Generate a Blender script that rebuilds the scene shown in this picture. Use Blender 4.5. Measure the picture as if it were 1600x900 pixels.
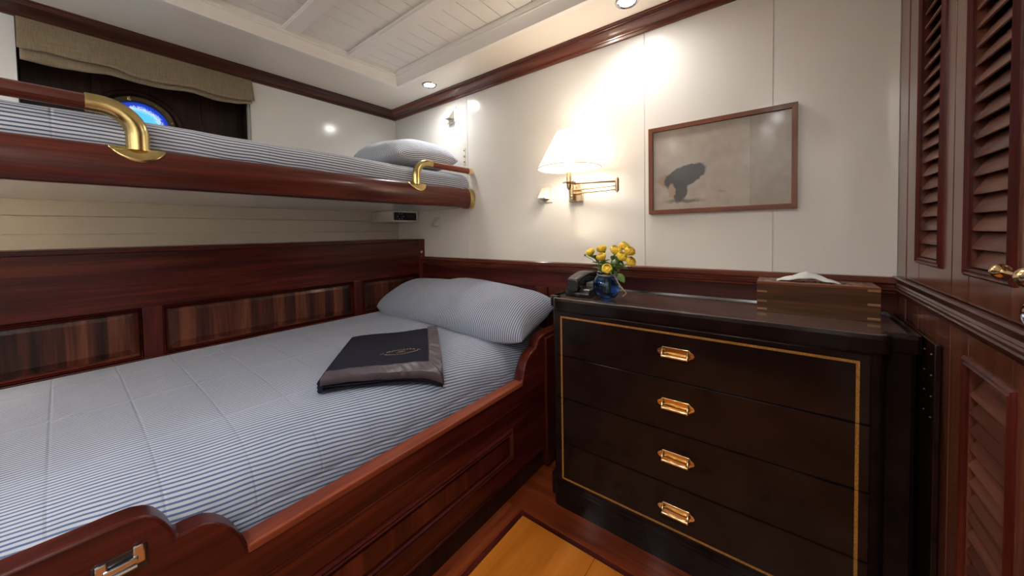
import bpy, bmesh, math, random
from mathutils import Vector, Matrix
random.seed(7)
PI = math.pi
scene = bpy.context.scene
COL = scene.collection
for o in list(bpy.data.objects): bpy.data.objects.remove(o, do_unlink=True)

# ------------------------------------------------------------------ camera
F_PX, CX, CY = 545.7, 800.0, 380.0
cam_d = bpy.data.cameras.new('camera'); cam = bpy.data.objects.new('camera', cam_d); COL.objects.link(cam)
cam_d.sensor_fit = 'HORIZONTAL'; cam_d.sensor_width = 36.0; cam_d.lens = F_PX/1600*36.0
cam_d.shift_x = 0.0; cam_d.shift_y = -(450-CY)/1600
cam_d.clip_start = 0.02; cam_d.clip_end = 50
_M = Matrix.Rotation(math.radians(37.70411), 3, 'Z') @ Matrix.Rotation(math.radians(-1.7359), 3, 'X') @ Matrix.Rotation(math.radians(0.97008), 3, 'Y')
_R = Matrix((_M.col[0], _M.col[2], -_M.col[1])).transposed()
cam.matrix_world = Matrix.Translation((0, 0, 1.05)) @ _R.to_4x4()
scene.camera = cam
# ------------------------------------------------------------------ world, exposure
w = bpy.data.worlds.new('world'); scene.world = w; w.use_nodes = True
w.node_tree.nodes['Background'].inputs[0].default_value = (0.5, 0.6, 0.8, 1)
w.node_tree.nodes['Background'].inputs[1].default_value = 0.3
scene.view_settings.view_transform = 'Standard'; scene.view_settings.look = 'None'
scene.view_settings.gamma = 1; scene.view_settings.use_curve_mapping = False
scene.view_settings.exposure = 1.32
DOWN_W = 3.9        # watts of each recessed downlight
LENS_E = 20.0        # glow of its lens
BULB_W = 1.6         # bulb of the wall lamp
WARM = (1.0, 0.99, 0.975)

# ------------------------------------------------------------------ materials
def newmat(name):
    m = bpy.data.materials.new(name); m.use_nodes = True
    nt = m.node_tree; b = nt.nodes['Principled BSDF']
    return m, nt, b
def N(nt, t, **k):
    n = nt.nodes.new(t)
    for a, v in k.items(): setattr(n, a, v)
    return n
def ramp(nt, stops):
    r = N(nt, 'ShaderNodeValToRGB'); e = r.color_ramp.elements
    while len(e) < len(stops): e.new(0.5)
    for i, (p, c) in enumerate(stops): e[i].position = p; e[i].color = (*c, 1)
    return r
def plain(name, col, rough=0.5, metal=0.0, coat=0.0, bump=0.0, bscale=200, spec=0.5, var=0.0, coatr=0.08):
    m, nt, b = newmat(name)
    b.inputs['Base Color'].default_value = (*col, 1); b.inputs['Roughness'].default_value = rough
    b.inputs['Metallic'].default_value = metal; b.inputs['Coat Weight'].default_value = coat
    b.inputs['Coat Roughness'].default_value = coatr; b.inputs['Specular IOR Level'].default_value = spec
    tc = N(nt, 'ShaderNodeTexCoord')
    n = N(nt, 'ShaderNodeTexNoise'); n.inputs['Scale'].default_value = bscale; n.inputs['Detail'].default_value = 3
    nt.links.new(tc.outputs['Object'], n.inputs['Vector'])
    if bump:
        bp = N(nt, 'ShaderNodeBump'); bp.inputs['Strength'].default_value = bump; bp.inputs['Distance'].default_value = 0.002
        nt.links.new(n.outputs[0], bp.inputs['Height']); nt.links.new(bp.outputs[0], b.inputs['Normal'])
    if var:
        n2 = N(nt, 'ShaderNodeTexNoise'); n2.inputs['Scale'].default_value = 14; nt.links.new(tc.outputs['Object'], n2.inputs['Vector'])
        r = ramp(nt, [(0.3, tuple(c*(1-var) for c in col)), (0.7, tuple(min(1, c*(1+var)) for c in col))])
        nt.links.new(n2.outputs[0], r.inputs[0]); nt.links.new(r.outputs[0], b.inputs['Base Color'])
    return m
def wood(name, axis, dark, mid, light, rough=0.32, coat=0.06, sc=1.0, stave=0.0, stave_axis=1, contrast=1.0):
    m, nt, b = newmat(name)
    tc = N(nt, 'ShaderNodeTexCoord'); oi = N(nt, 'ShaderNodeObjectInfo')
    add = N(nt, 'ShaderNodeVectorMath', operation='ADD'); nt.links.new(tc.outputs['Object'], add.inputs[0])
    mul = N(nt, 'ShaderNodeVectorMath', operation='SCALE'); mul.inputs[0].default_value = (3.1, 5.7, 4.3)
    nt.links.new(oi.outputs['Random'], mul.inputs['Scale']); nt.links.new(mul.outputs[0], add.inputs[1])
    mp = N(nt, 'ShaderNodeMapping'); s = [26.0*sc]*3; s['XYZ'.index(axis)] = 1.6*sc; mp.inputs['Scale'].default_value = s
    nt.links.new(add.outputs[0], mp.inputs['Vector'])
    n = N(nt, 'ShaderNodeTexNoise'); n.inputs['Scale'].default_value = 1; n.inputs['Detail'].default_value = 5; n.inputs['Roughness'].default_value = 0.62; n.inputs['Distortion'].default_value = 0.35
    nt.links.new(mp.outputs[0], n.inputs['Vector'])
    mp2 = N(nt, 'ShaderNodeMapping'); s = [160.0*sc]*3; s['XYZ'.index(axis)] = 5*sc; mp2.inputs['Scale'].default_value = s
    nt.links.new(add.outputs[0], mp2.inputs['Vector'])
    n2 = N(nt, 'ShaderNodeTexNoise'); n2.inputs['Scale'].default_value = 1; n2.inputs['Detail'].default_value = 3
    nt.links.new(mp2.outputs[0], n2.inputs['Vector'])
    mx = N(nt, 'ShaderNodeMath', operation='MULTIPLY_ADD'); nt.links.new(n2.outputs[0], mx.inputs[0]); mx.inputs[1].default_value = 0.25
    nt.links.new(n.outputs[0], mx.inputs[2])
    val = mx.outputs[0]
    if stave:
        sp = N(nt, 'ShaderNodeSeparateXYZ'); nt.links.new(tc.outputs['Object'], sp.inputs[0])
        dv = N(nt, 'ShaderNodeMath', operation='DIVIDE'); nt.links.new(sp.outputs[stave_axis], dv.inputs[0]); dv.inputs[1].default_value = stave
        fl = N(nt, 'ShaderNodeMath', operation='FLOOR'); nt.links.new(dv.outputs[0], fl.inputs[0])
        wn = N(nt, 'ShaderNodeTexWhiteNoise', noise_dimensions='1D'); nt.links.new(fl.outputs[0], wn.inputs['W'])
        ma = N(nt, 'ShaderNodeMath', operation='MULTIPLY_ADD'); nt.links.new(wn.outputs[0], ma.inputs[0]); ma.inputs[1].default_value = 0.34
        sb = N(nt, 'ShaderNodeMath', operation='SUBTRACT'); nt.links.new(val, sb.inputs[0]); sb.inputs[1].default_value = 0.17
        nt.links.new(sb.outputs[0], ma.inputs[2]); val = ma.outputs[0]
    c = 0.24/contrast
    r = ramp(nt, [(0.62-c, dark), (0.62, mid), (0.62+c, light)])
    nt.links.new(val, r.inputs[0]); nt.links.new(r.outputs[0], b.inputs['Base Color'])
    b.inputs['Roughness'].default_value = rough; b.inputs['Coat Weight'].default_value = coat; b.inputs['Coat Roughness'].default_value = 0.12; b.inputs['Specular IOR Level'].default_value = 0.26
    bp = N(nt, 'ShaderNodeBump'); bp.inputs['Strength'].default_value = 0.025; bp.inputs['Distance'].default_value = 0.001
    nt.links.new(n2.outputs[0], bp.inputs['Height']); nt.links.new(bp.outputs[0], b.inputs['Normal'])
    return m
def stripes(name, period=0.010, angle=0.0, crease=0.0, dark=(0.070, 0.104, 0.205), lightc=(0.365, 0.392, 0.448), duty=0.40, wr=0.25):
    """woven ticking stripes along V of the cloth's own UV (metres)"""
    m, nt, b = newmat(name)
    uv = N(nt, 'ShaderNodeUVMap'); mp = N(nt, 'ShaderNodeMapping'); mp.inputs['Rotation'].default_value = (0, 0, angle)
    nt.links.new(uv.outputs[0], mp.inputs['Vector'])
    ns = N(nt, 'ShaderNodeTexNoise'); ns.inputs['Scale'].default_value = 5; nt.links.new(mp.outputs[0], ns.inputs['Vector'])
    sp = N(nt, 'ShaderNodeSeparateXYZ'); nt.links.new(mp.outputs[0], sp.inputs[0])
    wob = N(nt, 'ShaderNodeMath', operation='MULTIPLY_ADD'); nt.links.new(ns.outputs[0], wob.inputs[0]); wob.inputs[1].default_value = 0.012; nt.links.new(sp.outputs[0], wob.inputs[2])
    dv = N(nt, 'ShaderNodeMath', operation='DIVIDE'); nt.links.new(wob.outputs[0], dv.inputs[0]); dv.inputs[1].default_value = period
    fr = N(nt, 'ShaderNodeMath', operation='FRACT'); nt.links.new(dv.outputs[0], fr.inputs[0])
    r = ramp(nt, [(0.0, lightc), (0.04, dark), (duty, dark), (duty+0.05, lightc)])
    nt.links.new(fr.outputs[0], r.inputs[0])
    wv = N(nt, 'ShaderNodeTexNoise'); wv.inputs['Scale'].default_value = 900; nt.links.new(uv.outputs[0], wv.inputs['Vector'])
    mix = N(nt, 'ShaderNodeMixRGB', blend_type='OVERLAY'); mix.inputs[0].default_value = 0.35
    nt.links.new(r.outputs[0], mix.inputs[1]); nt.links.new(wv.outputs[0], mix.inputs[2])
    nt.links.new(mix.outputs[0], b.inputs['Base Color'])
    b.inputs['Roughness'].default_value = 0.85; b.inputs['Specular IOR Level'].default_value = 0.2
    b.inputs['Sheen Weight'].default_value = 0.15
    h = N(nt, 'ShaderNodeTexNoise'); h.inputs['Scale'].default_value = 9; h.inputs['Detail'].default_value = 4; nt.links.new(uv.outputs[0], h.inputs['Vector'])
    hv = h.outputs[0]
    if crease:      # pressed fold lines of the ironed sheet
        s2 = N(nt, 'ShaderNodeSeparateXYZ'); nt.links.new(uv.outputs[0], s2.inputs[0])
        lines = []
        for i, per in ((0, 0.30), (1, crease)):
            d = N(nt, 'ShaderNodeMath', operation='DIVIDE'); nt.links.new(s2.outputs[i], d.inputs[0]); d.inputs[1].default_value = per
            pp = N(nt, 'ShaderNodeMath', operation='PINGPONG'); nt.links.new(d.outputs[0], pp.inputs[0]); pp.inputs[1].default_value = 0.5
            lt = N(nt, 'ShaderNodeMapRange'); nt.links.new(pp.outputs[0], lt.inputs[0]); lt.inputs[1].default_value = 0.0; lt.inputs[2].default_value = 0.03; lt.inputs[3].default_value = 1; lt.inputs[4].default_value = 0
            lines.append(lt)
        mxx = N(nt, 'ShaderNodeMath', operation='MAXIMUM'); nt.links.new(lines[0].outputs[0], mxx.inputs[0]); nt.links.new(lines[1].outputs[0], mxx.inputs[1])
        ad = N(nt, 'ShaderNodeMath', operation='MULTIPLY_ADD'); nt.links.new(mxx.outputs[0], ad.inputs[0]); ad.inputs[1].default_value = -0.28; nt.links.new(h.outputs[0], ad.inputs[2])
        hv = ad.outputs[0]
    bp = N(nt, 'ShaderNodeBump'); bp.inputs['Strength'].default_value = wr*2; bp.inputs['Distance'].default_value = 0.012
    nt.links.new(hv, bp.inputs['Height']); nt.links.new(bp.outputs[0], b.inputs['Normal'])
    return m
def emit(name, col, strength):
    m, nt, b = newmat(name)
    b.inputs['Base Color'].default_value = (*col, 1); b.inputs['Emission Color'].default_value = (*col, 1); b.inputs['Emission Strength'].default_value = strength
    return m

MD, MM, ML = (0.017, 0.0024, 0.0021), (0.058, 0.0076, 0.0050), (0.125, 0.0215, 0.012)
WX = wood('mahogany_x', 'X', MD, MM, ML); WY = wood('mahogany_y', 'Y', MD, MM, ML); WZ = wood('mahogany_z', 'Z', MD, MM, ML)
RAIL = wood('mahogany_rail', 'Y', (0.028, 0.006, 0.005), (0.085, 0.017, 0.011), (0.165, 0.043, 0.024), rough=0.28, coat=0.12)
CAPW = wood('mahogany_cap', 'Y', (0.07, 0.014, 0.008), (0.19, 0.042, 0.02), (0.30, 0.085, 0.04), rough=0.3)
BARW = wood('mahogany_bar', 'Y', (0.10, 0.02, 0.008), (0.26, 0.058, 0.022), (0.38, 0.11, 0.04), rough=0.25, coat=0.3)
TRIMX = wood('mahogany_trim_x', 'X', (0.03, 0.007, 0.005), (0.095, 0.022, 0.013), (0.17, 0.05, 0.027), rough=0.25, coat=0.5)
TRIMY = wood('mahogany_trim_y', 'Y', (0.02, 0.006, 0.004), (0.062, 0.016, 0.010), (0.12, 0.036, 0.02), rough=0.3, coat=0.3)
STAVE = wood('mahogany_staves', 'Z', (0.014, 0.004, 0.003), (0.065, 0.017, 0.009), (0.16, 0.05, 0.024), stave=0.047, rough=0.42, coat=0.1)
LOUV = wood('louver_wood', 'Y', (0.045, 0.017, 0.012), (0.115, 0.042, 0.028), (0.19, 0.075, 0.05), rough=0.38, coat=0.15)
FRAMEW = wood('closet_wood', 'Z', (0.045, 0.013, 0.008), (0.115, 0.036, 0.020), (0.19, 0.066, 0.038), rough=0.25, coat=0.4)
PICW = wood('picture_frame_wood', 'X', (0.08, 0.02, 0.008), (0.17, 0.05, 0.022), (0.27, 0.09, 0.04), rough=0.35, coat=0.2)
PICWZ = wood('picture_frame_wood_z', 'Z', (0.08, 0.02, 0.008), (0.17, 0.05, 0.022), (0.27, 0.09, 0.04), rough=0.35, coat=0.2)
FLOORR = wood('red_floor_wood', 'X', (0.06, 0.009, 0.003), (0.17, 0.030, 0.009), (0.26, 0.062, 0.019), rough=0.3, coat=0.3)
FLOORRY = wood('red_floor_wood_y', 'Y', (0.06, 0.009, 0.003), (0.17, 0.030, 0.009), (0.26, 0.062, 0.019), rough=0.3, coat=0.3)
MAPLE = wood('maple_floor', 'Y', (0.34, 0.09, 0.007), (0.46, 0.135, 0.012), (0.58, 0.20, 0.026), rough=0.3, coat=0.3, sc=0.5, contrast=0.8)
TEAK = wood('teak_box', 'X', (0.028, 0.009, 0.0025), (0.075, 0.026, 0.0075), (0.14, 0.055, 0.018), rough=0.45, coat=0.1, sc=1.3)
TEAKL = wood('teak_joint', 'X', (0.16, 0.08, 0.035), (0.25, 0.14, 0.06), (0.34, 0.2, 0.1), rough=0.45, coat=0.1)
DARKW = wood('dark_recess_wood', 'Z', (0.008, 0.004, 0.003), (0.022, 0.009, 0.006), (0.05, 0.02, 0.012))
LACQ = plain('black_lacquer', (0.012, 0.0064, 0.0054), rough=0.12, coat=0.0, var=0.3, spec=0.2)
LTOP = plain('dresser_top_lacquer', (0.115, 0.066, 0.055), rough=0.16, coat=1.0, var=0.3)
RIML = plain('rim_lacquer', (0.012, 0.009, 0.008), rough=0.2, coat=0.8, var=0.2)
BRASS = plain('polished_brass', (0.86, 0.66, 0.36), rough=0.16, metal=1.0, var=0.15)
OLDBRASS = plain('aged_brass', (0.58, 0.45, 0.19), rough=0.24, metal=1.0, bump=0.15, bscale=60, var=0.35)
PALEBRASS = plain('satin_brass', (0.62, 0.48, 0.32), rough=0.28, metal=1.0, var=0.1)
STEEL = plain('latch_steel', (0.55, 0.56, 0.58), rough=0.2, metal=1.0)
CREAM = plain('cream_gloss_paint', (0.75, 0.735, 0.695), rough=0.17, coat=0.3, bump=0.02, bscale=30, coatr=0.1)
CEIL = plain('cream_ceiling_paint', (0.80, 0.735, 0.64), rough=0.3, coat=0.2, bump=0.02, bscale=60)
CEILP = plain('cream_plank_paint', (0.80, 0.765, 0.71), rough=0.4, bump=0.03, bscale=60)
CREAMB = plain('cream_board_paint', (0.70, 0.645, 0.55), rough=0.4, bump=0.02, bscale=30)
WHITE = plain('white_plastic', (0.72, 0.68, 0.61), rough=0.35)
BLACK = plain('black_plastic', (0.012, 0.012, 0.013), rough=0.25, coat=0.2)
DARKGLASS = plain('display_glass', (0.006, 0.006, 0.008), rough=0.08)
GREYPR = plain('display_print', (0.35, 0.36, 0.36), rough=0.4)
NAVY = plain('navy_wool', (0.016, 0.0155, 0.026), rough=0.95, bump=0.5, bscale=700, spec=0.1)
SATIN = plain('grey_satin', (0.070, 0.053, 0.066), rough=0.38, bump=0.25, bscale=45, var=0.25)
GOLDTH = plain('gold_thread', (0.45, 0.33, 0.16), rough=0.5, metal=0.4)
TISSUE = plain('tissue_paper', (0.72, 0.74, 0.73), rough=0.9, bump=0.2, bscale=120)
STUD = plain('dull_stud', (0.12, 0.12, 0.125), rough=0.4, metal=1.0)
CHROME = plain('blue_reflection_chrome', (0.45, 0.5, 0.75), rough=0.12, metal=1.0)  # blue reflection put into the base colour of plain chrome
PETAL = plain('yellow_petal', (0.86, 0.55, 0.045), rough=0.6, var=0.3)
LEAF = plain('green_leaf', (0.075, 0.17, 0.025), rough=0.45, var=0.4)
STEMG = plain('green_stem', (0.12, 0.2, 0.045), rough=0.5, var=0.2)
RAFFIA = plain('raffia', (0.42, 0.32, 0.2), rough=0.8, bump=0.3, bscale=300)
CORDM = plain('white_cord', (0.5, 0.46, 0.4), rough=0.8)
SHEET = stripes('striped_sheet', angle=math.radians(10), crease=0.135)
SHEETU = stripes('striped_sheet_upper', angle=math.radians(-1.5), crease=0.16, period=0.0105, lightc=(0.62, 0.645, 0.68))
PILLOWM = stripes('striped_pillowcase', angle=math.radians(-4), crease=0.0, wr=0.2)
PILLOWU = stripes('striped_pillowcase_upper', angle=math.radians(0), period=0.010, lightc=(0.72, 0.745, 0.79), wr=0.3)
def linen():
    m, nt, b = newmat('linen_cloth')
    tc = N(nt, 'ShaderNodeTexCoord'); acc = None
    for sc in ((20, 500, 30), (20, 30, 500)):
        mp = N(nt, 'ShaderNodeMapping'); mp.inputs['Scale'].default_value = sc; nt.links.new(tc.outputs['Object'], mp.inputs[0])
        n = N(nt, 'ShaderNodeTexNoise'); n.inputs['Scale'].default_value = 1; n.inputs['Detail'].default_value = 3; nt.links.new(mp.outputs[0], n.inputs['Vector'])
        if acc is None: acc = n.outputs[0]
        else:
            a = N(nt, 'ShaderNodeMath', operation='ADD'); nt.links.new(acc, a.inputs[0]); nt.links.new(n.outputs[0], a.inputs[1]); acc = a.outputs[0]
    r = ramp(nt, [(0.3, (0.18, 0.13, 0.073)), (0.7, (0.33, 0.26, 0.168))])
    hv = N(nt, 'ShaderNodeMath', operation='MULTIPLY'); nt.links.new(acc, hv.inputs[0]); hv.inputs[1].default_value = 0.5
    nt.links.new(hv.outputs[0], r.inputs[0]); nt.links.new(r.outputs[0], b.inputs['Base Color'])
    b.inputs['Roughness'].default_value = 0.9
    bp = N(nt, 'ShaderNodeBump'); bp.inputs['Strength'].default_value = 0.3; bp.inputs['Distance'].default_value = 0.001; nt.links.new(hv.outputs[0], bp.inputs['Height']); nt.links.new(bp.outputs[0], b.inputs['Normal'])
    return m
LINEN = linen()
def inlay():
    m, nt, b = newmat('checked_inlay')
    tc = N(nt, 'ShaderNodeTexCoord'); n = N(nt, 'ShaderNodeTexVoronoi'); n.inputs['Scale'].default_value = 260
    nt.links.new(tc.outputs['Object'], n.inputs['Vector'])
    r = ramp(nt, [(0.2, (0.42, 0.21, 0.04)), (0.75, (0.24, 0.10, 0.02))]); nt.links.new(n.outputs['Distance'], r.inputs[0]); nt.links.new(r.outputs[0], b.inputs['Base Color'])
    b.inputs['Roughness'].default_value = 0.3
    return m
INLAY = inlay()
def carved():
    m, nt, b = newmat('carved_teak')
    tc = N(nt, 'ShaderNodeTexCoord'); n = N(nt, 'ShaderNodeTexVoronoi', feature='DISTANCE_TO_EDGE'); n.inputs['Scale'].default_value = 42
    nt.links.new(tc.outputs['Object'], n.inputs['Vector'])
    r = ramp(nt, [(0.05, (0.07, 0.03, 0.012)), (0.16, (0.34, 0.16, 0.07))]); nt.links.new(n.outputs['Distance'], r.inputs[0]); nt.links.new(r.outputs[0], b.inputs['Base Color'])
    bp = N(nt, 'ShaderNodeBump'); bp.inputs['Strength'].default_value = 0.8; bp.inputs['Distance'].default_value = 0.003
    nt.links.new(n.outputs['Distance'], bp.inputs['Height']); nt.links.new(bp.outputs[0], b.inputs['Normal']); b.inputs['Roughness'].default_value = 0.5
    return m
CARVED = carved()
def glassm(name, col, rough=0.02, ior=1.45):
    m, nt, b = newmat(name)
    b.inputs['Base Color'].default_value = (*col, 1); b.inputs['Roughness'].default_value = rough
    b.inputs['Transmission Weight'].default_value = 1.0; b.inputs['IOR'].default_value = ior
    return m
BLUEGLASS = glassm('blue_glass', (0.27, 0.54, 0.95))
def shade_mat():
    m, nt, b = newmat('lamp_shade_cloth')
    out = nt.nodes['Material Output']
    t = N(nt, 'ShaderNodeBsdfTranslucent'); t.inputs[0].default_value = (0.85, 0.74, 0.6, 1)
    b.inputs['Base Color'].default_value = (0.85, 0.8, 0.72, 1); b.inputs['Roughness'].default_value = 0.8
    mx = N(nt, 'ShaderNodeMixShader'); mx.inputs[0].default_value = 0.5
    nt.links.new(b.outputs[0], mx.inputs[1]); nt.links.new(t.outputs[0], mx.inputs[2]); nt.links.new(mx.outputs[0], out.inputs[0])
    return m
SHADE = shade_mat()
SHADETRIM = plain('shade_trim', (0.30, 0.22, 0.13), rough=0.8)
LENSM = emit('downlight_lens', (1.0, 0.93, 0.83), LENS_E)
BULBM = emit('warm_bulb', (1.0, 0.88, 0.72), 20.0)
def porthole_mat():
    m, nt, b = newmat('porthole_daylight_glass')
    tc = N(nt, 'ShaderNodeTexCoord'); sp = N(nt, 'ShaderNodeVectorMath', operation='LENGTH'); nt.links.new(tc.outputs['Object'], sp.inputs[0])
    n = N(nt, 'ShaderNodeTexVoronoi'); n.inputs['Scale'].default_value = 220; nt.links.new(tc.outputs['Object'], n.inputs['Vector'])
    a = N(nt, 'ShaderNodeMath', operation='MULTIPLY_ADD'); nt.links.new(n.outputs['Distance'], a.inputs[0]); a.inputs[1].default_value = 0.02; nt.links.new(sp.outputs['Value'], a.inputs[2])
    r = ramp(nt, [(0.072, (0.10, 0.50, 0.85)), (0.083, (0.55, 0.75, 1.0)), (0.090, (0.22, 0.30, 0.95)), (0.094, (0.004, 0.03, 0.42))])
    nt.links.new(a.outputs[0], r.inputs[0]); nt.links.new(r.outputs[0], b.inputs['Emission Color']); b.inputs['Emission Strength'].default_value = 0.5
    b.inputs['Base Color'].default_value = (0.01, 0.03, 0.1, 1); b.inputs['Roughness'].default_value = 0.1
    return m
PORTM = porthole_mat()
def print_mat():
    """old sepia paper: toned right band, a dark smudged mass on the ground, faint scratches (a generic sheet)"""
    m, nt, b = newmat('sepia_print')
    tc = N(nt, 'ShaderNodeTexCoord'); sp = N(nt, 'ShaderNodeSeparateXYZ'); nt.links.new(tc.outputs['Object'], sp.inputs[0])
    n = N(nt, 'ShaderNodeTexNoise'); n.inputs['Scale'].default_value = 30; n.inputs['Detail'].default_value = 6; nt.links.new(tc.outputs['Object'], n.inputs['Vector'])
    base = ramp(nt, [(0.3, (0.32, 0.272, 0.222)), (0.7, (0.39, 0.335, 0.28))]); nt.links.new(n.outputs[0], base.inputs[0])
    cur = base.outputs[0]
    def mixin(fac, col):
        nonlocal cur
        mx = N(nt, 'ShaderNodeMixRGB'); nt.links.new(fac, mx.inputs[0]); nt.links.new(cur, mx.inputs[1]); mx.inputs[2].default_value = (*col, 1); cur = mx.outputs[0]
    gt = N(nt, 'ShaderNodeMath', operation='GREATER_THAN'); nt.links.new(sp.outputs[0], gt.inputs[0]); gt.inputs[1].default_value = 0.105
    ns = N(nt, 'ShaderNodeTexNoise'); ns.inputs['Scale'].default_value = 22; ns.inputs['Detail'].default_value = 8; nt.links.new(tc.outputs['Object'], ns.inputs['Vector'])
    mr = N(nt, 'ShaderNodeMapRange'); nt.links.new(ns.outputs[0], mr.inputs[0]); mr.inputs[1].default_value = 0.3; mr.inputs[2].default_value = 0.75; mr.inputs[3].default_value = 0.25; mr.inputs[4].default_value = 0.85
    mu = N(nt, 'ShaderNodeMath', operation='MULTIPLY'); nt.links.new(gt.outputs[0], mu.inputs[0]); nt.links.new(mr.outputs[0], mu.inputs[1]); mixin(mu.outputs[0], (0.235, 0.192, 0.15))
    ds = N(nt, 'ShaderNodeVectorMath', operation='ADD'); nd = N(nt, 'ShaderNodeTexNoise'); nd.inputs['Scale'].default_value = 55; nd.inputs['Detail'].default_value = 4; nt.links.new(tc.outputs['Object'], nd.inputs['Vector'])
    nsc = N(nt, 'ShaderNodeVectorMath', operation='SCALE'); nsc.inputs['Scale'].default_value = 0.02; nt.links.new(nd.outputs['Color'], nsc.inputs[0])
    nt.links.new(tc.outputs['Object'], ds.inputs[0]); nt.links.new(nsc.outputs[0], ds.inputs[1])
    def blob(cx, cz, rx, rz, rot, col, soft=0.25, dist=True):
        mp = N(nt, 'ShaderNodeMapping', vector_type='TEXTURE'); mp.inputs['Location'].default_value = (cx + (0.010 if dist else 0), 0.010 if dist else 0, cz + (0.010 if dist else 0)); mp.inputs['Rotation'].default_value = (0, rot, 0); mp.inputs['Scale'].default_value = (rx, 1, rz)
        nt.links.new((ds.outputs[0] if dist else tc.outputs['Object']), mp.inputs[0])
        fl = N(nt, 'ShaderNodeVectorMath', operation='MULTIPLY'); fl.inputs[1].default_value = (1, 0, 1); nt.links.new(mp.outputs[0], fl.inputs[0])
        ln = N(nt, 'ShaderNodeVectorMath', operation='LENGTH'); nt.links.new(fl.outputs[0], ln.inputs[0])
        m2 = N(nt, 'ShaderNodeMapRange'); nt.links.new(ln.outputs['Value'], m2.inputs[0]); m2.inputs[1].default_value = 1-soft; m2.inputs[2].default_value = 1; m2.inputs[3].default_value = 0.95; m2.inputs[4].default_value = 0
        mixin(m2.outputs[0], col)
    blob(-0.105, -0.125, 0.085, 0.010, 0, (0.11, 0.085, 0.06), 0.6)
    blob(-0.165, -0.045, 0.045, 0.030, 0.3, (0.30, 0.20, 0.12), 0.3)
    blob(-0.105, -0.030, 0.082, 0.042, -0.35, (0.022, 0.021, 0.026), 0.12)
    blob(-0.120, -0.085, 0.030, 0.045, 0.1, (0.035, 0.030, 0.028), 0.2)
    blob(-0.150, -0.085, 0.016, 0.034, 0.0, (0.33, 0.22, 0.16), 0.3)
    blob(0.02, -0.10, 0.02, 0.006, 0.2, (0.24, 0.19, 0.14), 0.7)
    nt.links.new(cur, b.inputs['Base Color']); b.inputs['Roughness'].default_value = 0.35; b.inputs['Coat Weight'].default_value = 0.25; b.inputs['Coat Roughness'].default_value = 0.1
    return m
PRINTM = print_mat()

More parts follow.
